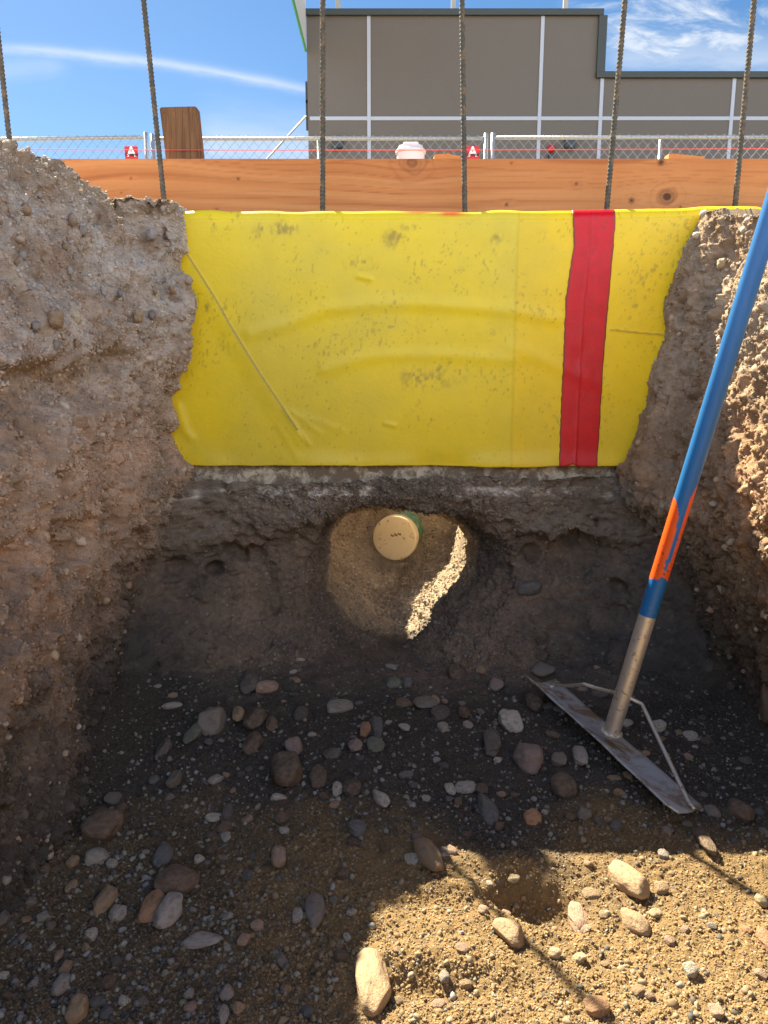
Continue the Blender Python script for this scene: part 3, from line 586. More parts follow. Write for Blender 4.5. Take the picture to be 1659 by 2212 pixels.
# ------------------------------------------------------------------ stake, wood blocks, plug, string
STAKE = bpy.data.materials.new('weathered_stake'); STAKE, t, p = mat_new('weathered_stake')
tc = t.new('ShaderNodeTexCoord'); mp = t.new('ShaderNodeMapping'); mp.inputs['Scale'].default_value = (60, 60, 3.0); t.link(tc.outputs['Object'], mp.inputs[0])
gn = t.noise(mp.outputs[0], 2.0, 6, 0.6, 0.8); c = t.mix(t.ramp(gn, 0.35, 0.7), tuple(srgb(134, 98, 64)), tuple(srgb(96, 68, 46)))
c = t.mix(t.ramp(t.noise(tc.outputs['Object'], 9.0, 5, 0.6), 0.55, 0.75), c, tuple(srgb(128, 100, 72)))
t.link(c, p.inputs['Base Color']); p.inputs['Roughness'].default_value = 0.85; bump(t, p, gn, 0.004)
YK = YB+0.045
a0, a1, b0, b1 = PY(344, 231, YK), PY(424, 229, YK), PY(358, 345, YK), PY(436, 345, YK)
dl, dr = (b0-a0), (b1-a1)
root = a0+dl*4.2; rt2 = a1+dr*4.2
sb = MB().poly([a0, a1, rt2, root], (0, 0.045, 0)); bmesh.ops.bevel(sb.bm, geom=list(sb.bm.edges), offset=0.003, segments=2, affect='EDGES')
base_pt = (root+rt2)/2; o = sb.build('wooden_stake', STAKE, off=base_pt); o.location = base_pt
tag(o, 'weathered brown wooden stake leaning above the form board', 'stake')
def chip(name, pts, Y, mat, lb):
    up = [PY(x, y, Y) for x, y in pts]; z0 = zb1-0.09
    poly = up+[Vector((up[-1].x, Y, z0)), Vector((up[0].x, Y, z0))]
    c = sum(poly, Vector())/len(poly); o = MB().poly(poly, (0, 0.036, 0)).build(name, mat, off=c); o.location = c; tag(o, lb, 'stake', 'cut stakes behind the board'); return o
CUT = simple('raw_cut_wood', srgb(196, 140, 80), 0.8, 0, 0.25, 20.0, 120.0, 0.002)
chip('cut_stake', [(938, 334), (955, 332), (962, 333), (968, 330), (975, 334), (995, 337)], YB+0.05, CUT, 'splintered stake top peeking over the board left of the fourth rebar')
chip('cut_stake', [(1445, 332), (1460, 332), (1475, 334), (1490, 335), (1505, 337), (1522, 338)], YB+0.05, CUT, 'splintered stake top peeking over the board right of the fifth rebar')
PVC = simple('white_pvc', srgb(225, 222, 222), 0.4, 0, 0.06, 20.0)
YP = 2.62
pb = PY(887, 345, YP); sc_ = 2.42/FPX
o = empty('cleanout_plug', (pb.x, YP, zb1-0.25)); oz = zb1-0.25
top_ = PY(887, 324, YP).z-oz; r_ = 33*sc_
MB().lathe([(r_-.004, -0.1), (r_-.004, top_-0.012), (r_, top_-0.011), (r_, top_-0.003), (r_-0.003, top_), (r_*0.86, top_+0.002), (r_*0.80, top_+0.010), (0.01, top_+0.011)], n=40).build('plug_body', PVC, o); auto_smooth(bpy.context.scene.objects['plug_body'])
h2 = PY(887, 311, YP).z-oz; MB().box((0, 0, (top_+0.008+h2)/2), (34*sc_, 34*sc_, h2-top_-0.006), 0.004).build('square_nut', PVC, o)
tag(o, 'white plastic cleanout plug with square nut showing above the form board', 'pipe plug')
STR = simple('pink_string', srgb(225, 85, 85), 0.8, 0, 0.05)
ysn = YK-0.006
a, b = PY(-160, 322, ysn), PY(1830, 320, ysn)
pts = [a.lerp(b, k/24)-Vector((0, 0, 0.004*math.sin(math.pi*k/24))) for k in range(25)]
o = MB().tube(pts, 0.0011, 6).build('string_line', STR, smooth=True); tag(o, 'thin pink string line stretched level above the form board', 'string')

# ------------------------------------------------------------------ chain-link fence panels and their signs
GALV = simple('galvanised_pipe', srgb(176, 182, 186), 0.45, 0.55, 0.1, 20.0)
WIRE = simple('galvanised_wire', srgb(140, 150, 156), 0.5, 0.3, 0.1, 20.0)
YF = 8.0; zg0 = 1.27
def fence(xa, xb, tza, tzb, lb, mids=()):
    r = empty('chain_link_fence', ((xa+xb)/2, YF, zg0)); L = r.location.copy()
    zt = lambda x: lerp(tza, tzb, (x-xa)/(xb-xa))
    MB().tube([(xa, YF, zt(xa)), (xb, YF, zt(xb))], 0.0175, 10).build('top_rail', GALV, r, True, L)
    MB().tube([(xa, YF, zg0+0.12), (xb, YF, zg0+0.12)], 0.0175, 10).build('bottom_rail', GALV, r, True, L)
    for x in (xa, xb): MB().tube([(x, YF, zg0), (x, YF, zt(x)+0.045)], 0.021, 10).build('post', GALV, r, True, L)
    for x in mids: MB().tube([(x, YF+0.03, zg0+0.1), (x, YF+0.03, zt(x)+0.0)], 0.0175, 10).build('brace_post', GALV, r, True, L)
    w = MB(); p = 0.046; nw = int((xb-xa)/p); top = min(tza, tzb)+0.02; nh = int((top-zg0-0.1)/(p*1.12))
    for k in range(nw):
        x0 = xa+0.02+k*p; pts = []
        for j in range(nh+1):
            sx = ((j+k) % 2)*p; ya = YF-0.022+(0.004 if j % 2 else -0.004)
            zz_ = (zt(x0)+0.022)-j*p*1.12; pts.append((x0+sx, ya, zz_))
        w.tube(pts, 0.0028, 4)
    w.build('wire_mesh', WIRE, r, False, L)
    tag(r, lb, 'fence panel', 'chain-link fence panels in a row'); return r
fx_ = lambda px: PY(px, 300, YF).x
tz = lambda px, py: PY(px, py, YF).z
f1 = fence(fx_(-430), fx_(315), tz(-430, 306), tz(315, 297), 'chain-link fence panel left of the wooden stake with a red sign', (fx_(-60),))
f2 = fence(fx_(329), fx_(1050), tz(329, 300), tz(1050, 299), 'chain-link fence panel between the wooden stake and the fourth rebar', (fx_(688),))
f3 = fence(fx_(1065), fx_(1800), tz(1065, 298), tz(1800, 296), 'chain-link fence panel right of the second red sign, in front of the low building part', (fx_(1430),))
CLAMP = GALV
REDS = simple('red_sign_plate', srgb(200, 30, 38), 0.45, 0, 0.05); WHT = simple('white_lettering', srgb(235, 235, 235), 0.5, 0, 0.03); BLK = simple('black_lettering', srgb(30, 30, 34), 0.5, 0, 0.03)
def text_mesh(name, s, size, mat, parent, loc, ext=0.0008, bold=0.0):
    cu = bpy.data.curves.new(name, 'FONT'); cu.body = s; cu.size = size; cu.extrude = ext; cu.offset = bold; cu.align_x = 'CENTER'; cu.align_y = 'CENTER'
    to = bpy.data.objects.new(name, cu); C.objects.link(to); dg = bpy.context.evaluated_depsgraph_get(); me = bpy.data.meshes.new_from_object(to.evaluated_get(dg))
    bpy.data.objects.remove(to); me.materials.clear(); o = link(name, me, mat, parent); o.location = loc; o.rotation_euler = (math.pi/2, 0, 0); return o
def sign(px, lb):
    cpt = PY(px, 331, YF-0.045); r = empty('fence_sign', cpt)
    MB().box((0, 0, -0.012), (0.128, 0.004, 0.15), 0.0015).build('sign_plate', REDS, r)
    text_mesh('letter', 'A', 0.125, WHT, r, (0, -0.0032, 0.010), bold=0.004)
    text_mesh('name_text', 'Central', 0.040, BLK, r, (0, -0.0062, -0.014), bold=0.0012)
    MB().box((0, -0.0026, -0.058), (0.09, 0.0012, 0.012), 0.0).build('faded_strip', simple('faded_print', srgb(160, 110, 105), 0.6), r)
    tag(r, lb, 'sign', 'red signs on the fence'); return r
sign(284, 'red square sign with white A on the fence just left of the wooden stake'); sign(1021, 'red square sign with white A on the fence right beside the fourth rebar')

# ------------------------------------------------------------------ building
YBD = 20.0
STUC = simple('taupe_stucco', srgb(103, 101, 97), 0.9, 0, 0.07, 0.35, 30.0, 0.006)
FLASH = simple('dark_flashing', srgb(58, 66, 66), 0.5, 0.2, 0.1); JOINT = simple('white_joint', srgb(168, 180, 196), 0.5, 0, 0.05)
GREENT = simple('green_trim', srgb(30, 160, 110), 0.5, 0, 0.05); CREAM = simple('cream_panel', srgb(215, 214, 205), 0.6, 0, 0.05); DARKM = simple('dark_fixture', srgb(50, 62, 72), 0.5, 0.1, 0.1)
bx = lambda px, py: PY(px, py, YBD)
xl_ = bx(664, 180).x; zt1 = bx(980, 28).z; xst = bx(1297, 100).x; zt2 = bx(1480, 163).z; xr_ = 26.0; zg_ = 1.25
bd = empty('commercial_building', (xst, YBD, zg_)); L = bd.location.copy()
MB().box(((xl_+xst)/2, YBD+6, (zg_+zt1)/2), (xst-xl_, 12, zt1-zg_)).build('tall_wall', STUC, bd, False, L)
MB().box(((xst+xr_)/2, YBD+6, (zg_+zt2)/2), (xr_-xst-0.004, 12, zt2-zg_)).build('low_wall', STUC, bd, False, L)
fh = 0.14
MB().box(((xl_+xst)/2, YBD-0.03, zt1), (xst-xl_+0.06, 0.10, fh), 0.01).build('flashing', FLASH, bd, False, L)
MB().box((xst+0.02, YBD-0.03, (zt1+zt2)/2-fh*0.5), (0.2, 0.098, zt1-zt2-0.003), 0.01).build('flashing', FLASH, bd, False, L)
MB().box(((xst+xr_)/2, YBD-0.032, zt2), (xr_-xst+0.16, 0.10, fh), 0.01).build('flashing', FLASH, bd, False, L)
jz = bx(1000, 256).z
vj = [(bx(797, 200).x, zt1), (bx(1167, 200).x, zt1), (bx(1297, 250).x, zt2), (bx(1580, 250).x, zt2)]
for x, zt in vj: MB().box((x, YBD-0.006, (zg_+zt-fh/2)/2), (0.085, 0.03, zt-fh/2-zg_), 0.005).build('joint_strip', JOINT, bd, False, L)
xs_ = [xl_]+[v[0] for v in vj]+[xr_]
for a, b in zip(xs_, xs_[1:]): MB().box(((a+b)/2, YBD-0.004, jz), (b-a-0.085, 0.028, 0.085), 0.005).build('joint_strip', JOINT, bd, False, L)
for k, px in enumerate((730, 1229)):
    v = bx(px, 312); MB().box((v.x, YBD-0.09, v.z), (0.26, 0.17, 0.24), 0.03).build('wall_lamp', DARKM, bd, False, L)
v = bx(1190, 322); MB().lathe([(0.02, 0), (0.09, 0.01), (0.09, 0.05), (0.05, 0.09)], Matrix.Translation(v) @ Matrix.Rotation(math.pi/2, 4, 'X'), 16).build('alarm_bell', simple('red_bell', srgb(190, 30, 45), 0.4), bd, True, L)
MB().box((v.x, YBD-0.05, v.z-0.2), (0.12, 0.1, 0.16), 0.01).build('valve_box', DARKM, bd, False, L)
# wing wall coming forward at the left corner, cream with a green lower edge
zc = bx(663, 112).z
MB().box((xl_-0.025, YBD-2.4, zc+2.0), (0.04, 4.8, 3.9), 0.01).build('canopy_panel', CREAM, bd, False, L)
MB().box((xl_-0.025, YBD-2.4, zc+0.02), (0.05, 4.8, 0.06), 0.01).build('canopy_trim', GREENT, bd, False, L)
for k, (py, h) in enumerate(((195, .5), (228, .35), (262, .3))): v = bx(664, py); MB().box((xl_-0.03, YBD+0.2, v.z), (0.07, 0.1, h), 0.01).build('conduit_box', DARKM, bd, False, L)
tag(bd, 'large taupe stucco building with white joint strips and dark stepped parapet', 'building')
POST = simple('roof_post_paint', srgb(170, 168, 158), 0.5, 0, 0.08)
for px, lb in ((728, 'pale post on the parapet near the left building corner'), (983, 'pale post on the parapet behind the fourth rebar'), (1231, 'pale post on the parapet near the step in the roof line')):
    v = bx(px, 18); o = MB().box((0, 0, 1.4), (0.11, 0.11, 2.8), 0.012).build('roof_post', POST); o.location = (v.x, YBD+0.5, zt1); tag(o, lb, 'post', 'posts on the building roof')
a, b = bx(661, 251), PY(560, 362, YBD-2.2); o = MB().tube([a, b, PY(540, 386, YBD-2.6)], 0.022, 8).build('guy_cable', POST, smooth=True); tag(o, 'thin slanted cable running down from the left building corner', 'cable')

# ------------------------------------------------------------------ sewer pipe with cap
CAPM = simple('beige_pipe_cap', srgb(246, 228, 190), 0.55, 0, 0.06, 25.0, None, 0, tuple(srgb(150, 122, 86)), 0.18)
GRN = simple('green_pipe', srgb(70, 150, 112), 0.5, 0, 0.15, 30.0, None, 0, tuple(srgb(190, 178, 168)), 0.5)
YC = 2.83; cpt = PY(852, 1163, YC); rp = 49*((cpt.y*math.cos(PITCH)+(E-cpt.z)*math.sin(PITCH)))/FPX
root = empty('sewer_pipe', cpt); root.rotation_euler = (-math.pi/2-R_(2), 0, R_(-14))
MB().lathe([(rp-0.006, 0.02), (rp-0.006, 0.9)], n=48).build('pipe', GRN, root); auto_smooth(bpy.context.scene.objects['pipe'])
MB().lathe([(0.02, 0.0), (rp-0.008, 0.0), (rp-0.003, 0.002), (rp, 0.006), (rp, 0.045), (rp-0.003, 0.048), (rp-0.005, 0.048)], n=48).build('end_cap', CAPM, root); auto_smooth(bpy.context.scene.objects['end_cap'])
MARK = simple('faded_marking', srgb(142, 108, 52), 0.7, 0, 0.3, 200.0)
cm = MB()
for k, (dx, dz, s) in enumerate(((-0.026, 0.012, 1), (-0.012, 0.008, 1), (0.002, 0.005, 1))):
    cm.poly([(dx, dz, -0.0006), (dx+0.012, dz+0.003, -0.0006), (dx+0.013, dz+0.012, -0.0006), (dx+0.004, dz+0.006, -0.0006), (dx+0.002, dz+0.013, -0.0006)], (0, 0, 0.0005))
mk = cm.build('faded_mark', MARK, root); mk.rotation_euler = (0, 0, math.pi)
tag(root, 'capped green sewer pipe with beige end, seen through the dug hole', 'pipe')

# ------------------------------------------------------------------ asphalt lute (rake) with blue handle
ALU = simple('dirty_aluminium', srgb(214, 208, 198), 0.38, 0.6, 0.1, 30.0, 90.0, 0.0006, tuple(srgb(150, 128, 100)), 0.3)
BLADE = simple('dirty_blade', srgb(188, 194, 202), 0.4, 0.0, 0.06, 7.0, 120.0, 0.0006, tuple(srgb(142, 120, 94)), 0.62)
pj = PG(1319, 1588, 0.05); pt = PY(1640, 545, 1.50)
axis = (pt-pj).normalized()
root = empty('asphalt_lute', pj); Lq = Vector(pj)
def along(px, py):                                  # distance along the handle of a picture point
    best = min(range(0, 2200), key=lambda k: abs((lambda p: (p[1]-py))(proj(pj+axis*(k*0.001))))); return best*0.001
def proj(p):
    d = Vector(p)-Vector((0, 0, E)); s, c = math.sin(PITCH), math.cos(PITCH); dep = d.y*c-d.z*s; return (829.5+d.x/dep*FPX, 1106-(d.y*s+d.z*c)/dep*FPX)
l_al, l_or0, l_or1 = along(0, 1328), along(0, 1255), along(0, 1040)
rh = 0.0185
M = axis.to_track_quat('Z', 'Y').to_matrix()
MB().tube([pj-pj, axis*0.05, axis*(l_al+0.02)], [rh*0.97, rh*0.97, rh*0.97], 28).build('ferrule', ALU, root, True); auto_smooth(bpy.context.scene.objects['ferrule'])
nl, nth = 700, 40; s = np.linspace(l_al, 1.75, nl); i, j = np.meshgrid(np.arange(nl), np.arange(nth), indexing='ij'); a = j*2*np.pi/nth
ex, ey, ez = [np.array(M.col[k]) for k in range(3)]
V = (rh*np.cos(a))[..., None]*ex+(rh*np.sin(a))[..., None]*ey+s[i][..., None]*ez; V = V.reshape(-1, 3)
c = np.tile(srgb(30, 102, 165), (len(V), 1)); sv_ = s[i].ravel(); toward = (V-sv_[:, None]*ez)/rh; facing = toward @ np.array((-0.5, -0.85, 0.0)); n3 = fbm(V, 0.02, 4, 0.6, 600); n4 = fbm(V, 0.006, 3, 0.6, 601)
mh = pj+axis*((l_or0+l_or1)/2); ev = (cam.location-mh).normalized(); ev = (ev-axis*ev.dot(axis)).normalized(); ew = axis.cross(ev)*-1.0
ew = ew if ew.x > 0 else -ew; wv = toward @ np.array(ew); fv = toward @ np.array(ev); lt = (sv_-l_or0)/(l_or1-l_or0)+0.03*n3; jw = 0.10*n3+0.05*n4
w1 = np.interp(lt, [0.15, 0.25, 0.47, 0.69, 0.80, 0.84], [0.2, 0.2, 0.3, 0.0, -0.55, -1.1])+jw; w2 = np.interp(lt, [0.1, 0.15, 0.25, 0.47, 0.69, 0.8, 1.0], [0.2, 0.45, 0.7, 0.74, 0.65, 0.62, 1.0])+0.6*jw
botl = np.interp(wv, [-1, 0.3, 0.34, 1], [0.0, 0.065, 0.07, 0.03])
o_ = ((wv < w1) | (wv > w2))*(lt > botl)*(lt < 1.0)*(fv > -0.35)*1.0
c = lerp(c, srgb(236, 92, 28), o_[:, None]); chipm = sstep(0.42, 0.55, n4+0.35*n3)*(sv_ < l_or0+0.08)*0.8; c = lerp(c, srgb(60, 70, 90), (chipm*o_*(lt < 0.55))[:, None])
c = lerp(c, srgb(150, 150, 145), (sstep(0.45, 0.6, n4)*sstep(l_al+0.06, l_al, sv_))[:, None]); c = c*(1+0.12*fbm(V*np.array([1, 1, 0.3]), 0.03, 3, 0.6, 602))[:, None]
link('handle', np_mesh('handle', V, grid_faces(nl, nth, wrap=True, flip=True), c), PAINT, root, True)
# blade: a scraper plate, front edge raised towards the viewer, far end notched, near corner clipped
Fc = [(0.0, PG(1131, 1456, 0.062)), (0.5, PG(1290, 1600, 0.050)), (0.93, PG(1436, 1737, 0.044)), (1.0, PG(1464, 1756, 0.030))]
Rc = [(0.0, PG(1162, 1475, 0.040)), (0.12, PG(1199, 1469, 0.016)), (0.55, PG(1352, 1602, 0.014)), (1.0, PG(1517, 1744, 0.010))]
def poly_at(c_, u): return Vector([float(np.interp(u, [q[0] for q in c_], [q[1][k] for q in c_])) for k in range(3)])
nu_, nw_ = 121, 10; Vb = []
for iu in range(nu_):
    u = iu/(nu_-1); f_, r_ = poly_at(Fc, u), poly_at(Rc, u)
    for iw in range(nw_):
        w_ = iw/(nw_-1); p_ = f_.lerp(r_, w_)-Lq; p_.z += -0.007*math.sin(w_*math.pi)+0.0012*float(vnoise(np.array([[u*9, w_*3, 0]]), 620)[0]); Vb.append(p_)
me = np_mesh('blade', np.array(Vb), grid_faces(nu_, nw_, flip=True)); ob = link('blade', me, BLADE, root, True); md = ob.modifiers.new('thickness', 'SOLIDIFY'); md.thickness = 0.0035; md.offset = -1
md = ob.modifiers.new('edge', 'BEVEL'); md.width = 0.0008; md.segments = 1; md.limit_method = 'ANGLE'
# brace rod: from the far end of the blade through the handle to the near end
lb_ = along(0, 1497); mid = axis*(lb_-0.004)
r0 = PG(1196, 1481, 0.034)-Lq; r3 = PG(1488, 1733, 0.024)-Lq
b1_ = PY(1275, 1481, pj.y+axis.y*lb_+0.09)-Lq; b2_ = PY(1369, 1512, pj.y+axis.y*lb_-0.02)-Lq; b2_ = mid+Vector((0.035, -0.02, -0.012))
pts = [r0-Vector((0.010, .0, 0.006)), r0, lerp(r0, b1_, .5), b1_-Vector((.012, -.008, 0)), b1_+Vector((.012, -.008, -.002)), mid, b2_, lerp(b2_, r3, .08), lerp(b2_, r3, .5), r3, r3+Vector((0.006, -0.014, -0.006))]
fine_ = []
for a, b in zip(pts, pts[1:]): fine_ += [a.lerp(b, k/4) for k in range(4)]
fine_.append(pts[-1])
MB().tube(fine_, 0.0041, 10).build('brace', ALU, root, True)
wl = MB()
for k in range(26):
    an = k/26*2*math.pi; v = M @ Vector((math.cos(an)*rh*1.05, math.sin(an)*rh*1.05, 0.006+0.003*random.random())); wl.box(v, (0.009, 0.009, 0.008), 0.0035)
wl.build('weld', ALU, root, True)
tag(root, 'asphalt lute with grey blade and blue handle splashed orange, propped on the trench floor', 'lute')

# ------------------------------------------------------------------ stones
def stone_mesh(k):
    bm = bmesh.new(); bmesh.ops.create_icosphere(bm, subdivisions=4, radius=1.0); V = np.array([v.co for v in bm.verts], np.float32)
    r = np.random.default_rng(900+k); ex = r.uniform(1.9, 3.0); V = V/((np.abs(V)**ex).sum(1)**(1/ex))[:, None]
    ang = k % 4 == 3
    V = V*(1+0.26*fbm(V+k*7.1, 1.0, 2, 0.5, 910+k)+0.07*fbm(V+k*3.3, 0.35, 4, 0.6, 930+k))[:, None]
    if True:
        for q in range(8 if ang else 4):
            nv = r.normal(size=3); nv /= np.linalg.norm(nv); d = V @ nv; lim = r.uniform(0.60, 0.82) if ang else r.uniform(0.72, 0.9); V = V-np.maximum(d-lim, 0)[:, None]*nv*(0.92 if ang else 0.7)
    V *= r.uniform(0.92, 1.05, 3)
    for v, c in zip(bm.verts, V): v.co = c
    me = bpy.data.meshes.new('stone'); bm.to_mesh(me); bm.free(); me.materials.append(STONEM); me.polygons.foreach_set('use_smooth', [True]*len(me.polygons)); return me
SM = [stone_mesh(k) for k in range(14)]
TONE = {'grey': (118, 112, 106), 'dgrey': (84, 82, 82), 'brown': (98, 80, 66), 'dbrown': (82, 68, 58), 'tan': (164, 138, 108), 'pink': (164, 138, 120), 'slate': (88, 92, 96), 'green': (100, 110, 100), 'white': (182, 176, 166),
        'cream': (190, 172, 140), 'mauve': (134, 118, 114), 'orange': (172, 130, 96), 'lgrey': (158, 152, 146)}
def place_stone(px, py, w, h, tone, label, rot=0.0, bury=0.35, name='stone', flat=0.75, group=None, var=None):
    w, h = w*1.04, h*1.16; bury = bury*0.72
    if rot > 12 and name == 'stone': w *= 1.22; h *= 0.96
    g0 = PG(px, py+h*0.12); dep = g0.y*math.cos(PITCH)+E*math.sin(PITCH); s = dep/FPX
    a = w*s/2; hv = h*s/2; el = math.atan2(E, g0.y); c = min(a, hv)*flat; b = math.sqrt(max((hv**2-(c*math.cos(el))**2), (0.3*hv)**2))/max(math.sin(el), .3); b = min(b, 1.9*max(a, hv))
    o = bpy.data.objects.new(name, SM[(random.randrange(14) if var is None else var)]); C.objects.link(o)
    z = float(floor_h(np.array([g0.x]), np.array([g0.y]))[0])
    o.location = (g0.x, g0.y, z+c*(1-2*bury)); o.scale = (a*1.03, b*1.03, c); o.rotation_euler = (random.uniform(-.15, .15), random.uniform(-.15, .15), R_(rot)+random.uniform(-.15, .15))
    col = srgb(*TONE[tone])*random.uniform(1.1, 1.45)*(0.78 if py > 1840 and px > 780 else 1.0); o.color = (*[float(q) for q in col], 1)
    if group: o['group'] = group
    tag(o, label, 'stone'); return o
A = lambda x, y, w, h: (x*0.5, y*0.5+1316.7, w*0.5, h*0.5)
B = lambda x, y, w, h: (713+x*0.5701, 1426.4+y*0.5701, w*0.5701, h*0.5701)
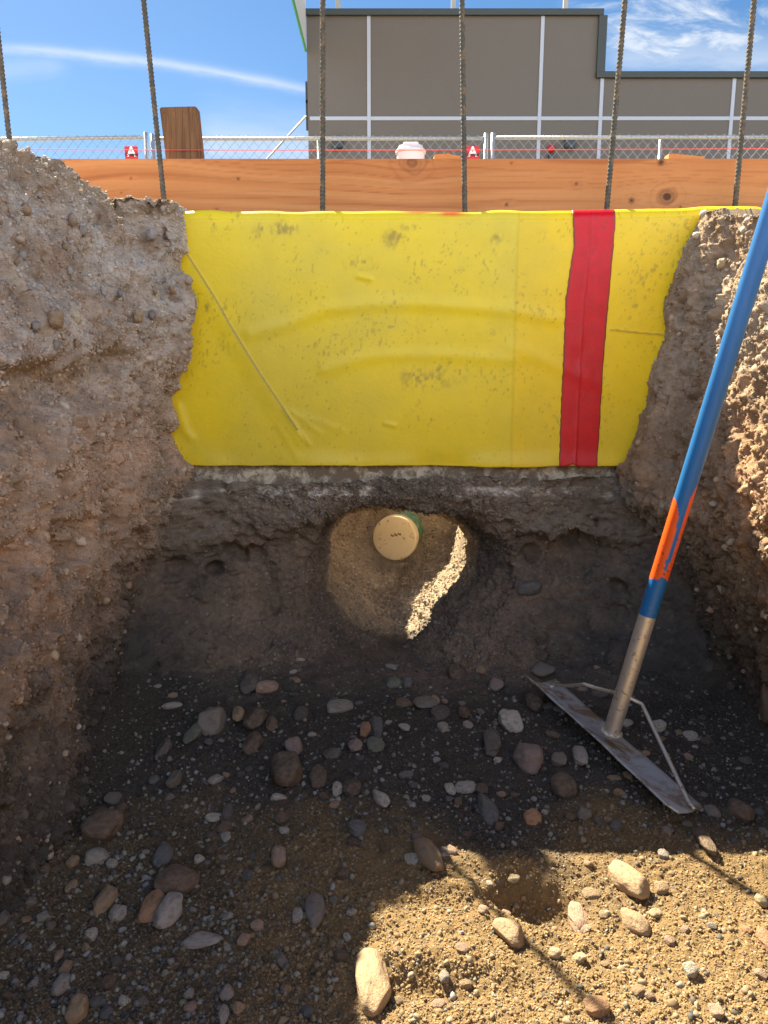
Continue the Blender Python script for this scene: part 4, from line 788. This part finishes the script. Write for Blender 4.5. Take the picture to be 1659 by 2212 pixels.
ST = [
 (A(917, 482, 115, 100), 'grey', 'large blocky grey stone in the cluster left of centre'), (A(840, 525, 60, 90), 'green', 'greenish teardrop stone leaning against the large blocky grey stone'),
 (A(1078, 310, 80, 95), 'dgrey', 'dark speckled stone touching the pinkish oval one behind it'), (A(1153, 338, 92, 50), 'pink', 'smooth pinkish brown oval stone near the back left'),
 (A(1100, 462, 90, 110), 'dbrown', 'dark brown angular stone right of the large blocky grey stone'), (A(1093, 570, 75, 95), 'dbrown', 'dark brown upright stone in front of the angular brown one'),
 (A(1028, 445, 50, 80), 'tan', 'lumpy tan stone squeezed between the blocky grey and angular brown stones'), (A(1172, 495, 48, 55), 'brown', 'small round brown stone against the angular dark brown one'),
 (A(935, 190, 42, 55), 'lgrey', 'egg-shaped blue-grey stone standing alone at the back left'), (A(1068, 200, 28, 35), 'orange', 'small rust brown pebble at the back, between egg-shaped and tan stones'),
 (A(1182, 220, 38, 35), 'tan', 'small pale tan stone at the back below the hole left side'), (A(1467, 415, 110, 55), 'lgrey', 'pale flat stone half sunk in dark sand below the hole'),
 (A(1300, 445, 55, 60), 'dgrey', 'dark grey rounded stone left of the pale flat sunken one'), (A(1270, 603, 80, 65), 'mauve', 'grey-brown stone with a small pale pebble at its side'),
 (A(1580, 530, 45, 62), 'orange', 'tan upright pebble beside a dark slate stone'), (A(1628, 512, 55, 75), 'slate', 'dark slate stone right of the tan upright pebble'),
 (A(1620, 608, 75, 60), 'green', 'dark greenish angular stone in front of the slate stone'), (A(1532, 615, 60, 55), 'mauve', 'lilac-grey angular stone left of the dark greenish one'),
 (A(1430, 640, 75, 50), 'dgrey', 'dark grey half-buried stone above the pale angular lump'), (A(1245, 722, 130, 115), 'dbrown', 'biggest dark brown stone in the middle of the shaded floor'),
 (A(1370, 738, 68, 80), 'dbrown', 'dark oval stone right of the biggest dark brown stone'), (A(1457, 788, 45, 55), 'white', 'whitish angular lump beside a dark brown stone'),
 (A(1518, 785, 80, 75), 'dbrown', 'dark brown stone right beside the whitish angular lump'), (A(1645, 835, 42, 70), 'white', 'pale elongated stone pointing at the viewer near the floor centre'),
 (A(755, 735, 50, 60), 'grey', 'grey stone with a light patch, left middle of the floor'), (A(712, 590, 50, 70), 'dgrey', 'dark grey wedge-shaped stone lower left of the greenish teardrop'),
 (A(443, 937, 150, 112), 'brown', 'largest dark brown cobble at the foot of the left bank'), (A(510, 865, 38, 65), 'brown', 'brown elongated pebble standing behind the largest dark cobble'),
 (A(487, 800, 75, 40), 'grey', 'flat grey oval pebble at the foot of the left bank'), (A(920, 890, 70, 30), 'white', 'flat white stone lying on dark gravel left of centre'),
 (A(985, 870, 50, 50), 'dgrey', 'dark grey pebble touching the flat white stone'), (A(968, 940, 55, 40), 'brown', 'brown pebble in front of the flat white stone'), (A(975, 980, 42, 36), 'lgrey', 'light grey pebble below the flat white stone'),
 (A(1215, 912, 58, 45), 'brown', 'brown-grey round stone sitting alone in front of the biggest dark stone'), (A(1540, 968, 75, 60), 'slate', 'lumpy blue-green stone near the floor centre'),
 (A(415, 1062, 90, 68), 'lgrey', 'pale grey half-buried stone in front of the largest dark cobble'), (A(315, 1090, 45, 40), 'tan', 'small tan stone left of the pale half-buried stone'),
 (A(705, 1050, 85, 95), 'slate', 'dark slate stone sunk behind the long brown-grey cobble'), (A(752, 1180, 180, 108), 'brown', 'long brown-grey cobble touching the orange bean-shaped stone'),
 (A(655, 1272, 85, 132), 'orange', 'orange-tan bean-shaped stone between the dusty and the pale grey ones'), (A(732, 1305, 95, 130), 'lgrey', 'pale grey stone right of the orange bean-shaped one'),
 (A(455, 1243, 80, 110), 'tan', 'dusty grey-tan stone left of the orange bean-shaped one'), (A(510, 1300, 70, 65), 'lgrey', 'blue-grey half-buried stone in front of the dusty grey-tan one'),
 (A(1207, 1093, 65, 60), 'pink', 'tan-pink stone alone in the shade, left of the sunlit edge'), (A(1357, 1313, 80, 105), 'grey', 'speckled grey egg stone in shade left of the sunlit sand'),
 (A(1287, 1340, 45, 55), 'lgrey', 'small grey pebble left of the speckled grey egg stone'), (A(870, 1435, 165, 65), 'lgrey', 'long flat pale stone in the shaded foreground'),
 (A(1053, 1443, 48, 45), 'pink', 'pinkish round pebble right of the long flat pale stone'), (A(283, 1540, 45, 52), 'tan', 'squarish tan pebble in the lower left foreground'),
 (A(252, 1480, 33, 40), 'pink', 'small pink pebble above the squarish tan one'), (A(265, 1622, 60, 75), 'lgrey', 'bluish lilac stone in the lower left foreground'),
 (A(337, 1735, 88, 80), 'tan', 'large lumpy tan stone lowest on the left'), (A(965, 1765, 40, 60), 'white', 'white pointed pebble at the bottom picture edge'),
 (A(12, 1350, 55, 60), 'grey', 'grey stone cut by the left picture edge'), (A(190, 1125, 55, 45), 'brown', 'brown angular stone at the left bank foot'), (A(305, 1190, 40, 48), 'tan', 'tan pointed pebble on the left of the foreground shade'),
 (B(160, 1222, 122, 186), 'tan', 'biggest cream-coloured stone straddling the edge of sun and shade'),
 (B(685, 247, 100, 65), 'white', 'white speckled stone left of the lute blade'), (B(752, 380, 103, 100), 'mauve', 'large round mauve-grey stone left of the lute blade'), (B(613, 328, 62, 98), 'dgrey', 'dark upright stone left of the white speckled one'),
 (B(878, 488, 85, 80), 'dbrown', 'round brown stone in front of the mauve-grey one'), (B(595, 573, 63, 92), 'slate', 'slate-grey egg-shaped stone above the sunlit sand edge'), (B(762, 607, 60, 52), 'orange', 'rounded orange-pink stone above the sunlit sand'),
 (B(945, 380, 50, 62), 'lgrey', 'speckled grey stone beside the lute blade'), (B(865, 392, 55, 45), 'grey', 'grey pebble between the mauve-grey stone and the blade'), (B(775, 168, 60, 52), 'dbrown', 'dark round stone under the upper end of the blade'),
 (B(960, 597, 52, 42), 'grey', 'grey pebble right of the orange-pink stone'), (B(512, 485, 78, 45), 'lgrey', 'pinkish grey flat stone near the floor centre'), (B(455, 495, 45, 35), 'white', 'light pebble left of the pinkish grey flat stone'), (B(572, 502, 44, 40), 'brown', 'brown pebble right of the pinkish grey flat stone'),
 (B(1245, 265, 50, 40), 'white', 'whitish round stone right of the lute brace'), (B(1360, 298, 50, 38), 'white', 'white sharp shard right of the lute'), (B(1553, 577, 80, 75), 'brown', 'brown stone right of the lower end of the blade'),
 (B(1447, 575, 48, 48), 'grey', 'grey stone touching the lower blade corner'), (B(1415, 690, 55, 90), 'brown', 'upright brown stone at the sunlit edge below the blade'), (B(805, 42, 85, 50), 'grey', 'grey stone behind the upper tip of the blade'),
 (B(1020, 120, 60, 35), 'dgrey', 'dark grey stone seen under the brace rod'), (B(628, 90, 55, 45), 'mauve', 'mauve pebble left of the blade tip'), (B(355, 158, 82, 42), 'grey', 'flat grey stone in the row below the hole'),
 (B(413, 203, 68, 50), 'dgrey', 'dark grey stone in front of the flat grey one below the hole'), (B(278, 152, 62, 35), 'brown', 'brown wedge stone left of the flat grey one below the hole'), (B(238, 82, 55, 35), 'green', 'greenish slate pebble just below the hole'),
 (B(290, 70, 45, 40), 'slate', 'blue slate pebble just below the hole'), (B(475, 40, 62, 50), 'brown', 'dusty brown stone right below the hole rim'), (B(570, 38, 35, 32), 'tan', 'small tan pebble far back right of the hole'),
 (B(425, 265, 40, 35), 'lgrey', 'small light pebble in front of the dark grey stone below the hole'), (B(505, 205, 40, 50), 'brown', 'dusty brown upright pebble right of the dark grey stone'), (B(395, 145, 40, 40), 'pink', 'pink pebble touching the flat grey stone below the hole'),
 (B(370, 760, 62, 118), 'tan', 'long tan stone on the corner of the sunlit sand'), (B(458, 745, 40, 38), 'pink', 'small pink stone right of the long tan corner stone'), (B(433, 765, 36, 36), 'grey', 'small grey stone touching the pink one in the sun'), (B(312, 775, 55, 30), 'white', 'white flat pebble at the sunlit corner'),
 (B(1125, 830, 80, 130), 'tan', 'largest elongated tan stone in the sunlit sand'), (B(938, 917, 75, 85), 'pink', 'rounded pinkish stone beside the shaded footprint'), (B(985, 880, 60, 35), 'tan', 'flat tan stone behind the rounded pinkish one'),
 (B(672, 1035, 75, 108), 'tan', 'tan wedge-shaped stone left of the shaded footprint'), (B(1160, 985, 62, 92), 'tan', 'half-buried tan stone in sunlit sand below the largest one'), (B(850, 1115, 45, 35), 'cream', 'pale pebble in the sunlit sand below the footprint'),
 (B(1365, 1175, 50, 45), 'white', 'white lumpy stone in the sunlit sand on the right'), (B(255, 1290, 40, 30), 'tan', 'tan pebble right of the biggest cream stone'), (B(510, 1225, 45, 28), 'tan', 'tan oval pebble in sun at the bottom centre'), (B(430, 1213, 35, 40), 'lgrey', 'upright pale pebble in sun right of the biggest cream stone'),
 (B(1015, 1310, 90, 55), 'orange', 'half-buried orange-tan stone at the bottom of the sunlit sand'), (B(1465, 1335, 50, 40), 'pink', 'pinkish stone at the bottom right of the sunlit sand'), (B(1255, 855, 50, 40), 'tan', 'tan stone right of the largest elongated sunlit stone'),
 (B(1580, 1015, 45, 28), 'orange', 'ochre pebble in sun near the right picture edge'), (B(1635, 905, 45, 35), 'cream', 'cream stone in sun at the right picture edge'), (B(1645, 1055, 50, 60), 'orange', 'orange stone cut by the right picture edge'), (B(695, 825, 45, 30), 'cream', 'pale pebble behind the footprint in the sun'),
]
ROT = {'long tan stone on the corner of the sunlit sand': 28, 'largest elongated tan stone in the sunlit sand': 25, 'half-buried tan stone in sunlit sand below the largest one': 25, 'tan wedge-shaped stone left of the shaded footprint': 30,
       'biggest cream-coloured stone straddling the edge of sun and shade': 8, 'pale elongated stone pointing at the viewer near the floor centre': 25}
spots = []
for (px, py, w, h), tone, lb in ST:
    bury = 0.30 if not ('sunk' in lb or 'buried' in lb) else 0.48
    o = place_stone(px, py, w, h, tone, lb, ROT.get(lb, 0), bury, flat=0.85 if 'flat' not in lb else 0.55, var=(3 if 'angular' in lb or 'shard' in lb or 'wedge' in lb else 7) if ('angular' in lb or 'shard' in lb or 'wedge' in lb) else random.choice([0, 1, 2, 4, 5, 6, 8, 9, 10, 12, 13]))
    o['group'] = 'stones on the trench floor'; spots.append((px, py, max(w, h)))
# stone stuck in the right bank at the picture edge
def project_all(D):
    q = D.reshape(-1, 3)-np.array([0, 0, E]); s_, c_ = math.sin(PITCH), math.cos(PITCH); dep = q[:, 1]*c_-q[:, 2]*s_; dep = np.where(dep < 0.1, 1e6, dep)
    return 829.5+q[:, 0]/dep*FPX, 1106-(q[:, 1]*s_+q[:, 2]*c_)/dep*FPX, dep
K = lambda x, y, w, h: (x*.3386, 302+y*.3386, w*.3386, h*.3386)
WS = [(K(365, 1130, 125, 115), 'tan', 'largest round tan stone stuck in the left bank'), (K(490, 1110, 95, 100), 'cream', 'cream stone stuck in the bank right of the largest round tan one'), (K(885, 1135, 80, 85), 'tan', 'round tan stone in a hollow of the left bank'),
 (K(430, 675, 75, 45), 'tan', 'flat tan stone high in the left bank'), (K(470, 520, 60, 85), 'pink', 'upright pinkish stone near the top of the left bank'), (K(545, 590, 65, 62), 'lgrey', 'rounded grey stone below the upright pinkish one in the bank'),
 (K(960, 590, 75, 75), 'lgrey', 'angular grey stone in the soil ledge beside the yellow sheet'), (K(175, 430, 90, 80), 'tan', 'tan slab high in the left bank near the picture edge'), (K(460, 835, 46, 52), 'white', 'small whitish stone above the largest round tan one'),
 (K(665, 960, 48, 62), 'white', 'pale upright stone in the middle of the left bank'), (K(780, 990, 95, 42), 'lgrey', 'long flat pale stone in the left bank'), (K(120, 770, 42, 42), 'tan', 'small tan stone in the bank at the left picture edge'),
 (K(985, 1100, 85, 62), 'mauve', 'brown-grey stone in the bank right of the round tan one'), (K(1112, 945, 46, 50), 'orange', 'orange-tan stone in the bank edge beside the yellow sheet'), (K(200, 1035, 58, 52), 'cream', 'cream stone upper left of the largest round tan one'),
 (K(240, 1190, 115, 65), 'lgrey', 'layered pale stone below the largest round tan one'), (K(560, 1500, 50, 115), 'cream', 'long pale stone hanging out of the left bank hollow'), (K(345, 1540, 52, 46), 'cream', 'small cream stone inside the left bank hollow'),
 (K(505, 1310, 46, 60), 'tan', 'tan stone in the bank above the hollow'), (K(370, 1325, 42, 62), 'lgrey', 'grey stone in the bank above the hollow'), (K(1003, 955, 50, 46), 'tan', 'tan stone in the soil ledge, mid height beside the sheet'),
 (K(945, 1275, 48, 62), 'pink', 'pinkish stone in the ledge below the brown-grey one'), (K(1310, 2095, 90, 50), 'dgrey', 'dark stone under the lower left corner of the yellow sheet'), ((1653, 1520, 40, 80), 'brown', 'brownish stone in the right bank foot at the picture edge'),
 ((1553, 572, 26, 22), 'cream', 'small cream stone in the right bank below the sheet lip'), ((1140, 1275, 50, 30), 'slate', 'dark stone in the soil right of the hole')]
prj = [(project_all(q), q.reshape(-1, 3)) for q in (bankL[0], bankR[0], faceP)]
for (px, py, w, h), tone, lb in WS:
    best = None
    for (ux, uy, dp), q in prj:
        k = (np.abs(ux-px) < 7) & (np.abs(uy-py) < 7)
        if k.any():
            i = np.argmin(np.where(k, dp, 1e9))
            if best is None or dp[i] < best[0]: best = (dp[i], q[i])
    if best is None: continue
    sc_ = best[0]/FPX; o = bpy.data.objects.new('stone', SM[random.choice([0, 1, 2, 4, 5, 6, 8, 9])]); C.objects.link(o); d = (Vector((0, 0, E))-Vector(best[1])).normalized()
    a, b = w*sc_/2*1.08, h*sc_/2*1.08; side = 1 if px < 800 else -1
    o.location = Vector(best[1])+Vector((side*1.0, -0.3, 0)).normalized()*(0.10*min(a, b)); o.scale = (min(a, b)*0.8, a*1.1, b); o.rotation_euler = (random.uniform(-.3, .3), 0, R_(35 if px < 800 else -35) if px < 1300 and px > 420 else R_(-25*-side))
    if 420 < px < 1300: o.scale = (a, min(a, b)*.8, b); o.rotation_euler = (0, random.uniform(-.3, .3), 0)
    cc = np.minimum(lerp(srgb(*TONE[tone])*1.25, soil_col(best[1][None], 'bank')[0], 0.15), 0.8)
    o.color = (*[float(q) for q in cc], 1); o['group'] = 'stones stuck in the trench banks'; tag(o, lb, 'stone')
# smaller pebbles one by one
cnt = 0
while cnt < 165:
    px, py = random.uniform(0, 1659), random.uniform(1400, 2210)
    g0 = PG(px, py)
    if g0.x < -0.62 or g0.y > 2.1 or g0.x > 0.9: continue
    w = random.uniform(13, 26)*(0.7+0.5*(py-1400)/800)
    if any(math.hypot(px-a, py-b) < (c+w)*0.5 for a, b, c in spots): continue
    sunny = py > 1850 and px > 800
    if sunny and random.random() < 0.55: continue
    tone = random.choice(['tan', 'cream', 'pink', 'orange', 'tan', 'lgrey'] if sunny else ['grey', 'lgrey', 'brown', 'dgrey', 'pink', 'tan', 'white', 'slate', 'mauve', 'dbrown'])
    o = place_stone(px, py, w, w*random.uniform(0.6, 0.95), tone, 'small tan pebble strewn over the sunlit sand' if sunny else 'small pebble among many strewn over the shaded trench floor', random.uniform(0, 180), 0.35, 'pebble')
    o['category'] = 'pebble'; o['group'] = 'pebbles in the sunlit sand' if sunny else 'pebbles on the shaded trench floor'; spots.append((px, py, w)); cnt += 1

# ------------------------------------------------------------------ gravel: uncountable fine stones
def scatter(name, pos, size, cols, sub, flat=0.75, seed=1, squash_n=None):
    r = np.random.default_rng(seed); bm = bmesh.new()
    if sub == 0: bmesh.ops.create_icosphere(bm, subdivisions=1, radius=1.0)
    else: bmesh.ops.create_icosphere(bm, subdivisions=2, radius=1.0)
    U = np.array([v.co for v in bm.verts], np.float32); F = np.array([[v.index for v in f.verts] for f in bm.faces], np.int32); bm.free()
    n, k = len(pos), len(U); sc3 = size[:, None]*np.stack([r.uniform(0.8, 1.3, n), r.uniform(0.7, 1.1, n), r.uniform(0.55, 0.9, n)], 1)
    q = r.normal(size=(n, 4)); q[:, :3] *= 0.45; q /= np.linalg.norm(q, axis=1, keepdims=True); yaw = r.uniform(0, 2*np.pi, n)
    jit = 1+r.uniform(-0.22, 0.22, (n, k, 1)); V = U[None]*jit*sc3[:, None, :]
    x, y, z, w = [q[:, s][:, None] for s in range(4)]
    t = 2*np.cross(np.repeat(q[:, None, :3], k, 1), V); V = V+w[..., None]*t+np.cross(np.repeat(q[:, None, :3], k, 1), t)
    cy, sy = np.cos(yaw)[:, None], np.sin(yaw)[:, None]; V = np.stack([V[..., 0]*cy-V[..., 1]*sy, V[..., 0]*sy+V[..., 1]*cy, V[..., 2]], 2)
    V = (V+pos[:, None, :]).reshape(-1, 3); Fa = (F[None]+(np.arange(n)*k)[:, None, None]).reshape(-1, 3)
    o = link(name, np_mesh(name, V, Fa, np.repeat(cols, k, 0)), GRAVEL, smooth=sub > 0); o['kind'] = 'stuff'; return o
PAL = np.array([srgb(*TONE[k]) for k in ('grey', 'dgrey', 'brown', 'tan', 'pink', 'lgrey', 'white', 'slate', 'dbrown', 'orange')])
PALB = np.array([srgb(*q) for q in ((178, 168, 156), (196, 184, 168), (186, 158, 130), (206, 198, 188), (160, 148, 138), (190, 150, 118), (140, 132, 126), (200, 176, 148))])
def floor_pts(n, seed, mlo, mhi):                    # uniform in the picture, so far gravel is as thick as near gravel
    r = np.random.default_rng(seed); px = r.uniform(-60, 1720, n); py = r.uniform(1330, 2260, n); out = np.array([PG(a, b) for a, b in zip(px, py)])
    k = (out[:, 0] > -0.74) & (out[:, 0] < 0.96) & (out[:, 1] < 2.22); out = out[k]; out[:, 2] = floor_h(out[:, 0], out[:, 1]); return out, r
PAL = lerp(PAL, np.mean(PAL, 1, keepdims=True)*np.array([1.04, 1.0, 0.94]), 0.55).astype(np.float32)
PAL = np.minimum(PAL, 0.26).astype(np.float32)
p1, r = floor_pts(6500, 21, 0, 0); sz = 0.0022+0.0042*r.random(len(p1))**2.2; p1[:, 2] += sz*0.1; keep = ~((p1[:, 1] < 1.24) & (p1[:, 0] > -0.06) & (r.random(len(p1)) < 0.68)); p1, sz = p1[keep], sz[keep]
dry_lit = damp_shade_of(p1) < 0.4; cols = PAL[r.integers(0, len(PAL), len(p1))]*r.uniform(0.7, 1.2, (len(p1), 1)); cols = np.where(dry_lit & (r.random((len(p1), 1)) < 0.75), lerp(cols, DRY*1.2, 0.6), cols)
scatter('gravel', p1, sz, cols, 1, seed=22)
p2, r = floor_pts(60000, 31, 0, 0); sz = 0.0012+0.0018*r.random(len(p2))**1.5; 
wet_shade = damp_shade_of(p2); cols = lerp(DRY*1.05, DAMP_SHADE*0.8, wet_shade)*r.uniform(0.7, 1.35, (len(p2), 1)); k = r.random(len(p2)) < 0.12; cols[k] = PAL[r.integers(0, len(PAL), k.sum())]  # sand grains take the same painted floor shade
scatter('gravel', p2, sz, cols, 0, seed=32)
def bank_pts(bk, n, seed, ymin=0.95):
    D, nrm, ysb, nz = bk; r = np.random.default_rng(seed); k0 = np.searchsorted(ysb, ymin); i = r.integers(k0, len(ysb)-8, n); j = r.integers(5, nz+12, n); return D[i, j], nrm[i, j], r
for bk, nb, sd_ in ((bankL, 700, 51), (bankR, 450, 61)):
    pb_, nb_, r = bank_pts(bk, nb, sd_); sz = 0.0025+0.0095*r.random(len(pb_))**3.0; cols = PALB[r.integers(0, len(PALB), len(pb_))]
    cols = lerp(cols, soil_col(pb_, 'bank'), 0.45); scatter('gravel', pb_+nb_*sz[:, None]*0.1, sz, cols, 1, seed=sd_+1)
for bk, nb, sd_ in ((bankL, 52000, 81), (bankR, 24000, 91)):
    pb_, nb_, r = bank_pts(bk, nb, sd_); sz = 0.0013+0.0035*r.random(len(pb_))**2.5; cols = soil_col(pb_, 'bank')*r.uniform(0.82, 1.12, (len(pb_), 1))*(np.ones(3) if bk is bankL else np.array([0.80, 0.74, 0.65])); kf = (sstep(1.75, 2.1, pb_[:, 1])*sstep(0.60, 0.42, pb_[:, 2]))[:, None]; cols = lerp(cols, soil_col(pb_, 'face'), kf)
    scatter('gravel', pb_+nb_*sz[:, None]*0.2, sz, cols, 0, seed=sd_+1)
r = np.random.default_rng(75); i = r.integers(5, 300, 30000); j = r.integers(0, faceP.shape[1], 30000); pf = faceP[i, j]; sz = 0.0012+0.0038*r.random(30000)**2.5
scatter('gravel', pf, sz, soil_col(pf, 'face')*r.uniform(0.65, 1.5, (30000, 1)), 0, seed=76)
k = (np.abs(P3[:, 0]) < 0.4) & (P3[:, 1] < 3.2) & (P3[:, 2] < 0.6); q3 = P3[k]; r = np.random.default_rng(77); i = r.integers(0, len(q3), 22000); sz = 0.0018+0.006*r.random(22000)**3.5
scatter('gravel', q3[i], sz, pc[k][i]*r.uniform(0.65, 1.4, (22000, 1)), 0, seed=78)
r = np.random.default_rng(71); i = r.integers(5, 300, 5000); j = r.integers(0, faceP.shape[1], 5000); pf = faceP[i, j]; pf = pf[(r.random(5000) < 0.18+0.9*sstep(0.16, 0.03, pf[:, 2]))]; sz = 0.002+0.006*r.random(len(pf))**3
scatter('gravel', pf, sz, lerp(PAL[r.integers(0, len(PAL), len(pf))], soil_col(pf, 'face'), 0.5), 1, seed=72)
